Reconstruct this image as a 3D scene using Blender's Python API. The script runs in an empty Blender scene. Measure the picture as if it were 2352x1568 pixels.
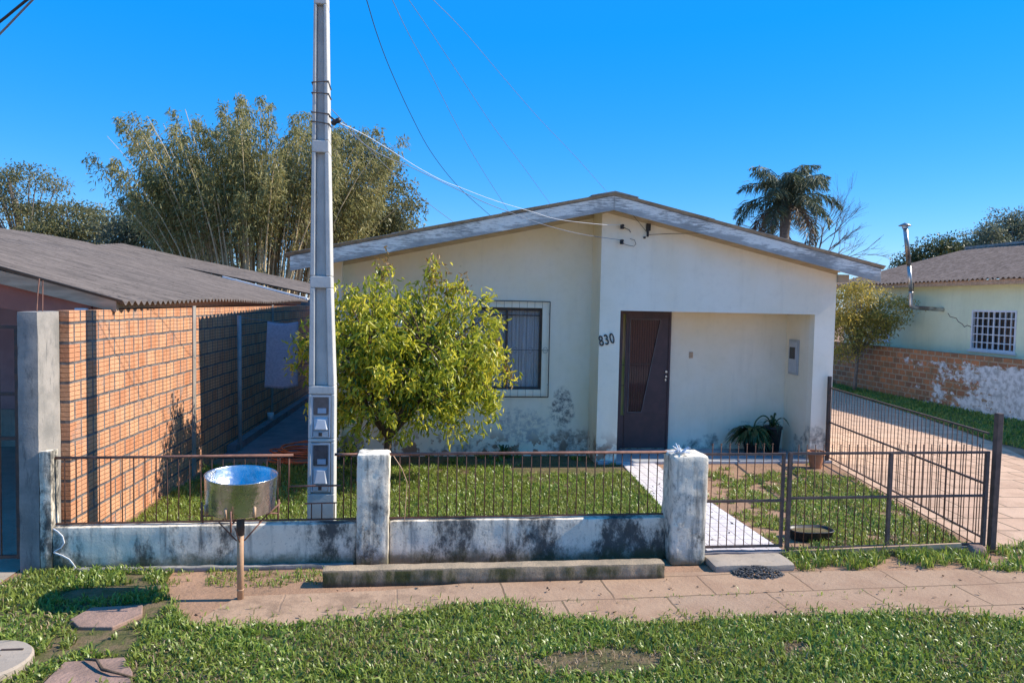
import bpy, math, random
import numpy as np
from mathutils import Vector, Matrix, noise as mnoise
R = math.radians
random.seed(7)
RNG = np.random.default_rng(7)
scn = bpy.context.scene
COL = scn.collection

# ------------------------------------------------------------------ camera, sky, sun, exposure
cam_d = bpy.data.cameras.new('camera')
cam = bpy.data.objects.new('camera', cam_d); COL.objects.link(cam)
cam_d.sensor_width = 36.0
cam_d.lens = 36.0*1700/2352
cam_d.clip_end = 2000
_p, _y, _r = R(-2.9), R(6.95), R(1.2)
fw = Vector((math.sin(_y)*math.cos(_p), math.cos(_y)*math.cos(_p), math.sin(_p)))
rt = Vector((math.cos(_y), -math.sin(_y), 0)); up = rt.cross(fw)
r2 = rt*math.cos(_r)+up*math.sin(_r); u2 = up*math.cos(_r)-rt*math.sin(_r)
m = Matrix((r2, u2, -fw)).transposed().to_4x4(); m.translation = (0, 0, 2.5)
cam.matrix_world = m
scn.camera = cam

SUN_EL, SUN_AZ = R(38), R(2.0)                 # azimuth: angle towards the street from +x
L = Vector((-math.cos(SUN_EL)*math.cos(SUN_AZ), math.cos(SUN_EL)*math.sin(SUN_AZ), -math.sin(SUN_EL)))
world = bpy.data.worlds.new("World"); scn.world = world; world.use_nodes = True
wn = world.node_tree
bg = wn.nodes['Background']
sky = wn.nodes.new('ShaderNodeTexSky'); sky.sky_type = 'NISHITA'
sky.sun_disc = False; sky.sun_elevation = SUN_EL; sky.sun_rotation = R(90)+SUN_AZ
sky.air_density = 1.0; sky.dust_density = 0.1; sky.ozone_density = 3.0; sky.altitude = 100
hs = wn.nodes.new('ShaderNodeHueSaturation'); hs.inputs['Saturation'].default_value = 1.5
hs.inputs['Hue'].default_value = 0.51
wn.links.new(sky.outputs[0], hs.inputs['Color'])
smx = wn.nodes.new('ShaderNodeMix'); smx.data_type = 'RGBA'; smx.inputs[0].default_value = 0.6
wn.links.new(hs.outputs[0], smx.inputs[6]); smx.inputs[7].default_value = (0.08, 1.85, 5.3, 1)   # clear azure winter sky
wn.links.new(smx.outputs[2], bg.inputs['Color'])
bg.inputs['Strength'].default_value = 0.09
sd = bpy.data.lights.new('sun', 'SUN'); sd.energy = 3.15; sd.angle = R(0.5); sd.color = (1.0, 0.92, 0.79)
so = bpy.data.objects.new('sun', sd); COL.objects.link(so)
so.rotation_euler = L.to_track_quat('-Z', 'Y').to_euler(); so.location = (20, 0, 20)
scn.view_settings.view_transform = 'Standard'; scn.view_settings.look = 'None'
scn.view_settings.exposure = 1.27; scn.view_settings.gamma = 1.0

# ------------------------------------------------------------------ material helpers
class NT:
    def __init__(s, name, rough=0.8, spec=0.3, metal=0.0):
        s.m = bpy.data.materials.new(name); s.m.use_nodes = True
        s.t = s.m.node_tree; s.b = s.t.nodes['Principled BSDF']
        s.b.inputs['Roughness'].default_value = rough
        s.b.inputs['Specular IOR Level'].default_value = spec
        s.b.inputs['Metallic'].default_value = metal
        s._pos = None
    def n(s, t): return s.t.nodes.new(t)
    def l(s, a, b): s.t.links.new(a, b)
    def set(s, sock, v):
        if hasattr(v, 'links'): s.l(v, sock)
        elif isinstance(v, (tuple, list)) and len(v) == 3 and sock.type == 'RGBA': sock.default_value = (*v, 1)
        else: sock.default_value = v
    def pos(s):
        if s._pos is None: s._pos = s.n('ShaderNodeNewGeometry').outputs['Position']
        return s._pos
    def xyz(s):
        q = s.n('ShaderNodeSeparateXYZ'); s.l(s.pos(), q.inputs[0]); return q.outputs
    def scale(s, v):
        q = s.n('ShaderNodeVectorMath'); q.operation = 'MULTIPLY'; s.l(s.pos(), q.inputs[0]); q.inputs[1].default_value = v
        return q.outputs[0]
    def noise(s, sc, det=4, rough=.55, vec=None, dist=0.0):
        q = s.n('ShaderNodeTexNoise'); s.l(vec if vec is not None else s.pos(), q.inputs['Vector'])
        q.inputs['Scale'].default_value = sc; q.inputs['Detail'].default_value = det
        q.inputs['Roughness'].default_value = rough; q.inputs['Distortion'].default_value = dist
        return q.outputs['Fac']
    def ramp(s, f, stops):
        q = s.n('ShaderNodeValToRGB'); s.l(f, q.inputs[0]); e = q.color_ramp.elements
        while len(e) < len(stops): e.new(.5)
        for el, (p, c) in zip(e, stops):
            el.position = p; el.color = (*c, 1) if isinstance(c, (tuple, list)) else (c, c, c, 1)
        return q.outputs[0]
    def mix(s, f, a, b, mode='MIX'):
        q = s.n('ShaderNodeMix'); q.data_type = 'RGBA'; q.blend_type = mode
        s.set(q.inputs[0], f); s.set(q.inputs[6], a); s.set(q.inputs[7], b); return q.outputs[2]
    def math(s, op, a, b=0.0, c=0.0):
        q = s.n('ShaderNodeMath'); q.operation = op; s.set(q.inputs[0], a); s.set(q.inputs[1], b); s.set(q.inputs[2], c); return q.outputs[0]
    def sstep(s, v, lo, hi):
        q = s.n('ShaderNodeMapRange'); q.interpolation_type = 'SMOOTHSTEP'; s.set(q.inputs[0], v)
        q.inputs[1].default_value = lo; q.inputs[2].default_value = hi; return q.outputs[0]
    def comb(s, x, y, z=0.0):
        q = s.n('ShaderNodeCombineXYZ'); s.set(q.inputs[0], x); s.set(q.inputs[1], y); s.set(q.inputs[2], z); return q.outputs[0]
    def island(s): return s.n('ShaderNodeNewGeometry').outputs['Random Per Island']
    def color(s, v): s.set(s.b.inputs['Base Color'], v)
    def rough(s, v): s.set(s.b.inputs['Roughness'], v)
    def bump(s, h, strength=.4, dist=.01):
        q = s.n('ShaderNodeBump'); s.l(h, q.inputs['Height']); q.inputs['Strength'].default_value = strength
        q.inputs['Distance'].default_value = dist; s.l(q.outputs[0], s.b.inputs['Normal'])
    def brick(s, vec, w, h, mortar, c1, c2, cm, off=.5, smooth=.1):
        q = s.n('ShaderNodeTexBrick'); s.l(vec, q.inputs['Vector']); q.offset = off; q.squash = 1
        for k, v in (('Color1', c1), ('Color2', c2), ('Mortar', cm)): q.inputs[k].default_value = (*v, 1)
        q.inputs['Scale'].default_value = 1; q.inputs['Mortar Size'].default_value = mortar
        q.inputs['Mortar Smooth'].default_value = smooth; q.inputs['Brick Width'].default_value = w; q.inputs['Row Height'].default_value = h
        return q.outputs['Color'], q.outputs['Fac']

MAT = {}
def simple(name, a, b=None, sc=6, rough=.7, spec=.3, metal=0, bump=.15, bd=.01, lo=.35, hi=.65, det=6, vec=None):
    t = NT(name, rough, spec, metal)
    f = t.noise(sc, det, .6, t.scale(vec) if vec else None)
    t.color(t.mix(t.sstep(f, lo, hi), a, b or tuple(c*.75 for c in a)))
    if bump: t.bump(t.noise(sc*7, 4), bump, bd)
    MAT[name] = t.m; return t.m

def wall_mat(name, base, warm, stain=(.16, .16, .15), stain_top=.75, peel=None, patch=False):
    t = NT(name, .85, .2)
    x, y, z = t.xyz()
    c = t.mix(t.sstep(t.noise(1.1, 5), .35, .7), base, warm)
    c = t.mix(t.math('MULTIPLY', t.sstep(t.noise(9, 6, .7), .45, .8), .18), c, tuple(v*.6 for v in base))
    # vertical faint streaks of rain dirt
    st = t.noise(1.0, 5, .6, t.scale((7, 7, .7)))
    c = t.mix(t.math('MULTIPLY', t.sstep(st, .5, .78), .15), c, tuple(v*.55 for v in warm))
    # damp patches with their own outline low on the wall
    zz = t.math('ADD', z, t.math('MULTIPLY', t.math('SUBTRACT', t.noise(1.7, 5, .6), .5), 2.2))
    damp = t.math('SUBTRACT', 1.0, t.sstep(zz, stain_top*.25, stain_top))
    c = t.mix(t.math('MULTIPLY', damp, t.sstep(t.noise(6, 8, .7), .38, .68)), c, stain)
    if peel:
        pl = t.math('MULTIPLY', t.math('SUBTRACT', 1.0, t.sstep(z, .1, .55)), t.sstep(t.noise(4.5, 6, .6), .52, .57))
        c = t.mix(pl, c, peel)
    if patch:      # the two weathered marks under the window
        for cx, cz, rx_, rz_, col, am in ((2.33, .80, .20, .34, (.13, .13, .135), .95), (1.62, .50, .42, .30, (.36, .37, .38), .8), (2.5, .22, .5, .22, (.25, .19, .15), .8)):
            dx = t.math('DIVIDE', t.math('SUBTRACT', x, cx), rx_); dz = t.math('DIVIDE', t.math('SUBTRACT', z, cz), rz_)
            r_ = t.math('SQRT', t.math('ADD', t.math('MULTIPLY', dx, dx), t.math('MULTIPLY', dz, dz)))
            k = t.math('SUBTRACT', 1.0, t.sstep(t.math('ADD', r_, t.math('MULTIPLY', t.math('SUBTRACT', t.noise(5, 6, .7), .5), 1.8)), .75, 1.15))
            c = t.mix(t.math('MULTIPLY', t.math('MULTIPLY', k, t.sstep(t.noise(11, 8, .75), .40, .62)), am), c, col)
    t.color(c)
    t.bump(t.noise(60, 5, .6), .12, .01)
    MAT[name] = t.m
wall_mat('cream_plaster', (.91, .82, .68), (.88, .77, .57), stain_top=.22, peel=(.33, .20, .13), patch=True)
wall_mat('white_plaster', (.93, .85, .71), (.89, .79, .62), stain_top=.35, peel=(.36, .22, .15))
wall_mat('porch_plaster', (.91, .81, .66), (.86, .75, .57), stain_top=.2)
wall_mat('green_plaster', (.82, .86, .60), (.76, .80, .54), stain_top=.4)

def fence_plaster():
    t = NT('stained_plaster', .9, .2); x, y, z = t.xyz()
    c = t.mix(t.sstep(t.noise(3, 6), .3, .7), (.90, .79, .63), (.74, .66, .53))
    v = t.math('ADD', t.math('MULTIPLY', t.noise(2.6, 6, .6, t.scale((1, 1, .55))), .62), t.math('ADD', t.math('MULTIPLY', t.noise(17, 9, .78, t.scale((1, 1, .6))), .42), t.math('MULTIPLY', t.noise(1.3, 3, .5, t.scale((1, 1, .3))), .25)))
    c = t.mix(t.sstep(v, .60, .74), c, (.095, .09, .08))
    drip = t.noise(2.4, 6, .6, t.scale((5, 5, .5)))
    c = t.mix(t.math('MULTIPLY', t.sstep(drip, .50, .70), .7), c, (.12, .12, .11))
    low = t.math('SUBTRACT', 1.0, t.sstep(t.math('ADD', z, t.math('MULTIPLY', t.noise(5, 6, .7), .35)), .2, .36))
    c = t.mix(t.math('MULTIPLY', low, .8), c, (.09, .085, .035))
    f2 = t.noise(38, 6, .75)
    c = t.mix(t.math('MULTIPLY', t.sstep(f2, .56, .68), .55), c, (.10, .10, .09))
    t.color(c); t.bump(t.noise(30, 8, .7), .5, .012); MAT['stained_plaster'] = t.m
fence_plaster()

def concrete(name, a, b, dark=(.1, .1, .1), dk=.5, sc=3):
    t = NT(name, .88, .2)
    c = t.mix(t.sstep(t.noise(sc, 7, .65), .35, .65), a, b)
    c = t.mix(t.math('MULTIPLY', t.sstep(t.noise(5, 8, .7, t.scale((3, 3, .6))), .52, .68), dk), c, dark)
    c = t.mix(t.math('MULTIPLY', t.sstep(t.noise(55, 5, .7), .55, .7), .35), c, tuple(v*.5 for v in a))
    t.color(c); t.bump(t.noise(45, 6, .7), .35, .01); MAT[name] = t.m
concrete('pole_concrete', (.56, .54, .50), (.47, .46, .43), dk=.15)
concrete('post_concrete', (.34, .31, .28), (.21, .20, .185), dk=.75)
concrete('column_concrete', (.34, .31, .28), (.26, .23, .20), dk=.4)
concrete('slab_concrete', (.40, .33, .26), (.34, .28, .22), dk=.3)
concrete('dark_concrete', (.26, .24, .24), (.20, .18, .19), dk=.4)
concrete('porch_concrete', (.42, .42, .42), (.34, .34, .35), dk=.3)
def block_mat():
    t = NT('mossy_concrete', .92, .15); x, y, z = t.xyz()
    c = t.mix(t.sstep(t.noise(4, 7, .65), .35, .65), (.44, .33, .22), (.30, .235, .16))
    g = t.math('MULTIPLY', t.sstep(t.noise(3.5, 7, .65, t.scale((1.5, 1, .5))), .38, .62), t.math('SUBTRACT', 1.0, t.sstep(z, .125, .15)))
    c = t.mix(g, c, (.085, .085, .03))
    c = t.mix(t.math('MULTIPLY', t.math('SUBTRACT', 1.0, t.sstep(z, .01, .06)), .7), c, (.07, .055, .045))
    c = t.mix(t.math('MULTIPLY', t.sstep(t.noise(60, 5, .7), .52, .66), .5), c, (.12, .1, .08))
    t.color(c); t.bump(t.noise(40, 8, .75), .7, .015); MAT['mossy_concrete'] = t.m
block_mat()

def brick_wall_mat():
    t = NT('hollow_brick', .85, .2); x, y, z = t.xyz()
    wob = t.math('MULTIPLY', t.math('SUBTRACT', t.noise(2.2, 4), .5), .034)
    zz = t.math('ADD', z, wob); vec = t.comb(y, t.math('ADD', zz, .021), 0)
    c, f = t.brick(vec, .242, .188, .014, (.50, .20, .10), (.62, .31, .165), (.21, .185, .165))
    t2 = t.noise(4.3, 3, .6)
    # per-brick tone: snap coordinates to bricks with white noise
    row = t.math('FLOOR', t.math('DIVIDE', t.math('ADD', zz, .021), .188))
    colm = t.math('FLOOR', t.math('DIVIDE', t.math('ADD', y, t.math('MULTIPLY', t.math('MODULO', row, 2.0), .121)), .1215))
    wnz = t.n('ShaderNodeTexWhiteNoise'); wnz.noise_dimensions = '2D'; t.l(t.comb(row, colm), wnz.inputs['Vector'])
    c = t.mix(t.math('MULTIPLY', wnz.outputs['Value'], .42), c, (.66, .39, .24), 'MIX')
    c = t.mix(t.math('MULTIPLY', t.sstep(t2, .55, .7), .5), c, (.42, .16, .07))
    # grooves pressed into the clay face and the mid cut of each block
    gr = t.math('PINGPONG', t.math('DIVIDE', t.math('ADD', zz, .021), .047), 0.5)
    gm = t.math('SUBTRACT', 1.0, t.sstep(gr, .02, .14))
    vg = t.math('PINGPONG', t.math('DIVIDE', t.math('ADD', y, t.math('MULTIPLY', t.math('MODULO', row, 2.0), .121)), .121), 0.5)
    vm = t.math('SUBTRACT', 1.0, t.sstep(vg, .02, .07))
    g = t.math('MAXIMUM', t.math('MULTIPLY', gm, .55), t.math('MULTIPLY', vm, .75))
    c = t.mix(t.math('MULTIPLY', g, t.math('SUBTRACT', 1.0, f)), c, (.16, .085, .05))
    c = t.mix(f, c, t.mix(t.sstep(t.noise(12, 5), .4, .6), (.19, .17, .16), (.11, .10, .10)))
    # grey mortar smears and grime
    c = t.mix(t.math('MULTIPLY', t.sstep(t.noise(2.1, 7, .7), .57, .68), .55), c, (.25, .22, .20))
    c = t.mix(t.math('MULTIPLY', t.sstep(t.noise(20, 6, .7), .60, .72), .5), c, (.30, .16, .10))
    t.color(c)
    h = t.math('SUBTRACT', t.math('SUBTRACT', t.noise(35, 4), t.math('MULTIPLY', f, 1.3)), t.math('MULTIPLY', g, .8))
    t.bump(h, .8, .012); MAT['hollow_brick'] = t.m
brick_wall_mat()
def painted_brick():
    t = NT('peeling_brick', .88, .2); x, y, z = t.xyz(); vec = t.comb(y, z, 0)
    c, f = t.brick(vec, .30, .165, .02, (.50, .21, .09), (.24, .12, .07), (.36, .29, .20))
    c = t.mix(t.math('MULTIPLY', t.sstep(t.noise(3, 7, .7), .45, .65), .7), c, (.20, .15, .085))
    v = t.math('ADD', t.noise(2.6, 8, .72, t.scale((1, 1, 1.6))), t.math('ADD', t.math('MULTIPLY', t.math('SUBTRACT', 18.9, y), .065), t.math('MULTIPLY', t.math('SUBTRACT', t.noise(.9, 3, .5), .5), .38)))
    top = t.math('MULTIPLY', t.sstep(t.math('ADD', z, t.math('MULTIPLY', t.noise(3, 4), .25)), 1.28, 1.45), .35)
    v = t.math('SUBTRACT', v, top)
    v = t.math('SUBTRACT', v, t.math('MULTIPLY', f, .04))
    c = t.mix(t.sstep(v, .49, .57), c, t.mix(t.sstep(t.noise(7, 6), .4, .65), (.68, .70, .70), (.40, .42, .42)))
    c = t.mix(t.math('MULTIPLY', t.sstep(t.noise(9, 8, .75), .58, .66), .8), c, (.10, .09, .07))
    t.color(c); t.bump(t.math('SUBTRACT', t.noise(30, 6), f), .6, .015); MAT['peeling_brick'] = t.m
painted_brick()

def roof_mat(name, a, b, dark, sc=3, vec=(1, 1.6, 1)):
    t = NT(name, .92, .12)
    c = t.mix(t.sstep(t.noise(sc, 7, .7, t.scale(vec)), .35, .65), a, b)
    c = t.mix(t.math('MULTIPLY', t.sstep(t.noise(14, 7, .75, t.scale((.6, 1.4, 1))), .52, .68), .75), c, dark)
    t.color(c); t.bump(t.noise(40, 6, .7), .4, .01); MAT[name] = t.m
roof_mat('fibre_cement', (.21, .172, .148), (.12, .10, .088), (.055, .046, .04), 3, (.45, 5, 1))
roof_mat('aged_fibre_cement', (.27, .20, .16), (.16, .115, .09), (.06, .045, .035), 5)
roof_mat('roof_edge', (.40, .37, .33), (.27, .24, .21), (.09, .08, .065))
def peeling_wood():
    t = NT('peeling_paint_wood', .8, .25)
    grain = t.noise(6, 8, .72, t.scale((.9, 8, 9)))
    big = t.noise(1.3, 4, .6)
    c = t.mix(t.sstep(t.math('ADD', grain, t.math('MULTIPLY', t.math('SUBTRACT', big, .5), .6)), .46, .60), (.88, .83, .74), (.40, .37, .33))
    c = t.mix(t.math('MULTIPLY', t.sstep(t.noise(5, 7, .7, t.scale((1.2, 9, 14))), .55, .66), .8), c, (.15, .15, .16))
    x, y, z = t.xyz()       # bare weathered wood along the lower half of the board
    d = t.math('SUBTRACT', t.math('SUBTRACT', 4.17, t.math('MULTIPLY', t.math('ABSOLUTE', t.math('SUBTRACT', x, 2.85)), .222)), z)
    e = t.sstep(t.math('ADD', d, t.math('MULTIPLY', t.math('SUBTRACT', t.noise(2.2, 8, .7, t.scale((1, 6, 6))), .5), .42)), .12, .19)
    c = t.mix(t.math('MULTIPLY', e, .75), c, t.mix(grain, (.20, .20, .20), (.42, .40, .37)))
    t.color(c); t.bump(grain, .4, .01); MAT['peeling_paint_wood'] = t.m
peeling_wood()
simple('soffit_wood', (.60, .50, .36), (.48, .39, .27), 3, vec=(1, 8, 8))
simple('tan_wood', (.60, .40, .26), (.42, .27, .17), 3, vec=(.8, 6, 6))
simple('rust', (.17, .085, .055), (.10, .055, .04), 20, .85, .2)
simple('rust_rail', (.26, .13, .095), (.16, .085, .065), 14, .8, .25)
simple('dark_iron', (.05, .045, .045), (.10, .06, .045), 15, .6, .4)
simple('gate_iron', (.16, .105, .085), (.10, .07, .06), 12, .7, .3)
simple('tan_pipe', (.52, .33, .20), (.42, .25, .15), 10, .6, .35)
simple('grey_pipe', (.36, .38, .39), (.28, .30, .31), 8, .55, .4)
simple('black_plastic', (.018, .018, .02), (.03, .03, .032), 8, .45, .4, bump=.05)
simple('terracotta', (.48, .22, .11), (.38, .17, .09), 8, .85, .2)
simple('bark', (.16, .11, .075), (.09, .065, .045), 14, .95, .1, bump=.6, bd=.02)
simple('grey_bark', (.26, .22, .19), (.17, .145, .12), 10, .95, .1)
simple('bamboo_cane', (.66, .52, .31), (.42, .33, .19), 2, .6, .3)
simple('towel_cloth', (.42, .45, .55), (.33, .36, .46), 30, .98, .05, bump=.5)
simple('orange_hose', (.72, .17, .045), (.60, .12, .03), 6, .45, .4, bump=.05)
simple('white_paint', (.75, .76, .77), (.66, .67, .69), 12, .5, .4, bump=.05)
simple('meter_plastic', (.52, .54, .57), (.46, .48, .51), 9, .45, .4, bump=.05)
simple('meter_glass', (.06, .065, .075), (.09, .09, .10), 20, .12, .5, bump=0)
simple('meter_body', (.36, .42, .50), (.30, .36, .44), 12, .5, .4, bump=0)
simple('red_wall', (.50, .18, .12), (.38, .14, .10), 3, .8, .2)
simple('maroon_wall', (.46, .26, .24), (.38, .21, .20), 3, .8, .2)
simple('door_brown', (.085, .045, .048), (.06, .034, .038), 5, .45, .45, bump=.08)
simple('curtain_red', (.15, .055, .06), (.10, .04, .045), 3, .9, .1, vec=(14, 1, .6))
simple('curtain_grey', (.62, .64, .66), (.40, .42, .45), 3, .9, .1, vec=(16, 1, .5))
simple('window_frame_grey', (.30, .31, .32), (.24, .25, .26), 8, .5, .4)
simple('bead_grey', (.17, .155, .16), (.12, .11, .115), 8, .5, .4)
simple('black_iron_grille', (.02, .02, .022), (.035, .03, .03), 10, .55, .4)
simple('steel_handle', (.7, .7, .7), (.6, .6, .6), 10, .25, .5, 1.0, bump=0)
simple('cable_black', (.025, .028, .035), (.03, .03, .04), 5, .6, .3, bump=0)
simple('cable_white', (.72, .74, .78), (.62, .64, .68), 5, .5, .3, bump=0)
simple('cable_grey', (.20, .23, .30), (.16, .19, .25), 5, .6, .3, bump=0)
simple('meter_box_grey', (.45, .46, .47), (.38, .39, .40), 6, .5, .4, bump=.05)
simple('gravel_grey', (.20, .19, .185), (.10, .095, .09), 30, .95, .1, bump=1, bd=.02)
simple('stone_red', (.34, .22, .17), (.24, .16, .125), 5, .9, .15, bump=.5, bd=.02)
simple('dark_interior', (.02, .02, .022), (.03, .03, .03), 3, .8, .2, bump=0)
t = NT('zinc_pipe', .38, .5, .75)
t.color(t.mix(t.sstep(t.noise(3, 6, .7, t.scale((1, 1, .5))), .4, .65), (.55, .54, .52), (.24, .20, .17))); t.bump(t.noise(20, 4), .1); MAT['zinc_pipe'] = t.m
t = NT('stainless_steel', .2, .5, 1.0)
t.color(t.mix(t.sstep(t.noise(8, 7, .7, t.scale((1, 1, .4))), .45, .7), (.60, .62, .65), (.42, .43, .45))); t.rough(t.math('ADD', t.math('MULTIPLY', t.noise(9, 7, .7), .36), .09))
t.bump(t.noise(5.5, 3, .5), .28, .06); MAT['stainless_steel'] = t.m
t = NT('window_glass', .06, .5); t.color((.9, .92, .95)); t.b.inputs['Transmission Weight'].default_value = .85
t.b.inputs['IOR'].default_value = 1.25; t.bump(t.noise(2.5, 2), .05, .03); MAT['window_glass'] = t.m
t = NT('reeded_glass', .07, .5); x_, y_, z_ = t.xyz()
t.color(t.mix(t.noise(3, 4, .6, t.scale((22, 1, .5))), (.10, .04, .045), (.035, .016, .02)))
t.bump(t.noise(2.2, 2), .04, .02); MAT['reeded_glass'] = t.m
t = NT('dusk_pane', .05, .7); t.color((.02, .022, .025)); MAT['dusk_pane'] = t.m
t = NT('sidelight_reflection', .7); t.color(t.ramp(t.noise(1.2, 2), [(.4, (.20, .22, .06)), (.6, (.36, .25, .13))])); MAT['reflection_pane'] = t.m  # yellow-green reflection painted into the sidelight's colour

def leaf_mat(name, a, b, c, trans=.35, rough=.42, tint=None):
    t = NT(name, rough, .45)
    col = t.ramp(t.island(), [(0.0, a), (.5, b), (1.0, c)])
    col = t.mix(t.math('MULTIPLY', t.sstep(t.noise(1.3, 3), .38, .66), .62), col, tint or a)
    t.color(col)
    tr = t.n('ShaderNodeBsdfTranslucent'); t.l(col, tr.inputs['Color'])
    mx = t.n('ShaderNodeMixShader'); mx.inputs[0].default_value = trans
    t.l(t.b.outputs[0], mx.inputs[1]); t.l(tr.outputs[0], mx.inputs[2])
    t.l(mx.outputs[0], t.t.nodes['Material Output'].inputs['Surface']); MAT[name] = t.m
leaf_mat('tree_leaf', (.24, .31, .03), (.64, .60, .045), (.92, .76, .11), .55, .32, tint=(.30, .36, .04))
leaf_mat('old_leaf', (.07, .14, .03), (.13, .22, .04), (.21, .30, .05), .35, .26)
leaf_mat('new_leaf', (.30, .22, .05), (.34, .20, .07), (.24, .12, .05), .4, .4)
leaf_mat('bamboo_leaf', (.17, .18, .065), (.36, .33, .12), (.52, .43, .18), .45, .5)
leaf_mat('dark_leaf', (.045, .065, .022), (.10, .115, .036), (.19, .17, .06), .3, .5)
leaf_mat('mid_leaf', (.10, .115, .045), (.21, .20, .08), (.33, .28, .125), .4, .5)
leaf_mat('blue_leaf', (.08, .11, .075), (.16, .18, .11), (.26, .25, .15), .4, .5)
leaf_mat('palm_leaf', (.05, .07, .04), (.09, .12, .06), (.16, .17, .09), .3, .6)
leaf_mat('palm_dead', (.12, .085, .06), (.17, .12, .085), (.22, .16, .11), .2, .6)
leaf_mat('shrub_leaf', (.26, .22, .05), (.52, .40, .07), (.75, .55, .12), .4, .45)
leaf_mat('grass_blade', (.11, .18, .03), (.22, .325, .045), (.42, .47, .11), .42, .36, tint=(.24, .265, .05))
leaf_mat('dry_blade', (.30, .20, .11), (.40, .28, .17), (.24, .17, .09), .2, .6)
leaf_mat('litter_leaf', (.05, .03, .02), (.14, .085, .05), (.26, .17, .10), .1, .7)
leaf_mat('pot_leaf', (.025, .055, .018), (.05, .095, .028), (.09, .14, .04), .3, .4)

def ground_mat():
    t = NT('bare_soil', .95, .1)
    c = t.mix(t.sstep(t.noise(1.2, 7, .6), .35, .65), (.40, .24, .155), (.29, .18, .115))
    c = t.mix(t.math('MULTIPLY', t.sstep(t.noise(6, 8, .7), .52, .68), .6), c, (.18, .125, .085))
    c = t.mix(t.math('MULTIPLY', t.sstep(t.noise(40, 5, .7), .58, .7), .5), c, (.50, .34, .24))
    t.color(c); t.bump(t.noise(18, 8, .7), .6, .03); MAT['bare_soil'] = t.m
ground_mat()
def under_grass():
    t = NT('thatch_soil', .95, .1)
    c = t.mix(t.sstep(t.noise(5, 7, .7), .38, .62), (.10, .10, .04), (.19, .135, .08))
    c = t.mix(t.math('MULTIPLY', t.sstep(t.noise(30, 5, .7), .5, .68), .6), c, (.06, .075, .02))
    t.color(c); t.bump(t.noise(25, 8, .7), .6, .03); MAT['thatch_soil'] = t.m
under_grass()
def paving(name, w, h, mortar, c1, c2, cm, rot=0, dirt=(.30, .18, .115), dk=.55, off=.5):
    t = NT(name, .9, .15); x, y, z = t.xyz()
    wob = t.math('MULTIPLY', t.math('SUBTRACT', t.noise(1.6, 4), .5), .07)
    xx = t.math('ADD', x, wob); yy = t.math('ADD', y, t.math('MULTIPLY', t.math('SUBTRACT', t.noise(1.1, 3), .5), .06))
    if rot:
        ca, sa = math.cos(rot), math.sin(rot)
        xx, yy = (t.math('ADD', t.math('MULTIPLY', xx, ca), t.math('MULTIPLY', yy, sa)),
                  t.math('SUBTRACT', t.math('MULTIPLY', yy, ca), t.math('MULTIPLY', xx, sa)))
    c, f = t.brick(t.comb(xx, yy), w, h, mortar, c1, c2, cm, off, .3)
    c = t.mix(t.math('MULTIPLY', t.sstep(t.noise(2.2, 7, .65), .42, .66), dk), c, dirt)
    c = t.mix(t.math('MULTIPLY', t.sstep(t.noise(35, 6, .7), .55, .7), .35), c, tuple(v*.55 for v in c1))
    if name == 'sidewalk_stone':
        so_ = t.mix(t.sstep(t.noise(4, 8, .7), .4, .65), (.42, .28, .185), (.27, .18, .12))
        c = t.mix(t.sstep(t.math('ADD', t.math('MULTIPLY', x, -.45), t.math('MULTIPLY', t.noise(2.4, 7, .65), 1.6)), .35, .95), c, so_)
    t.color(c); t.bump(t.math('SUBTRACT', t.noise(22, 7, .7), t.math('MULTIPLY', f, .8)), .5, .02); MAT[name] = t.m
paving('sidewalk_stone', .92, .46, .010, (.41, .265, .17), (.37, .25, .17), (.18, .125, .08), .03)
paving('driveway_stone', .62, .50, .014, (.57, .37, .25), (.62, .42, .29), (.20, .15, .10), -.05, (.38, .24, .16), .5)
paving('path_tile', .15, .15, .008, (.74, .69, .68), (.68, .62, .61), (.42, .36, .34), .0, (.55, .47, .44), .4, 0)
t = NT('pale_road', .9, .2); t.color(t.mix(t.noise(9, 6), (.50, .42, .33), (.40, .33, .26))); t.bump(t.noise(90, 4), .5); MAT['pale_road'] = t.m  # unseen road, made pale to bounce light onto the shaded facades

# ------------------------------------------------------------------ mesh helpers
def rawmesh(name, verts, polys):
    """verts (N,3) array, polys = list of (M,k) int arrays"""
    me = bpy.data.meshes.new(name)
    verts = np.ascontiguousarray(verts, dtype=np.float32)
    me.vertices.add(len(verts)); me.vertices.foreach_set('co', verts.ravel())
    tot = np.concatenate([np.full(len(p), p.shape[1], np.int32) for p in polys])
    idx = np.concatenate([np.asarray(p, np.int32).ravel() for p in polys])
    me.loops.add(len(idx)); me.loops.foreach_set('vertex_index', idx)
    me.polygons.add(len(tot))
    me.polygons.foreach_set('loop_start', np.concatenate([[0], np.cumsum(tot)[:-1]]).astype(np.int32))
    me.polygons.foreach_set('loop_total', tot)
    me.update(calc_edges=True); me.validate()
    return me

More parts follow.
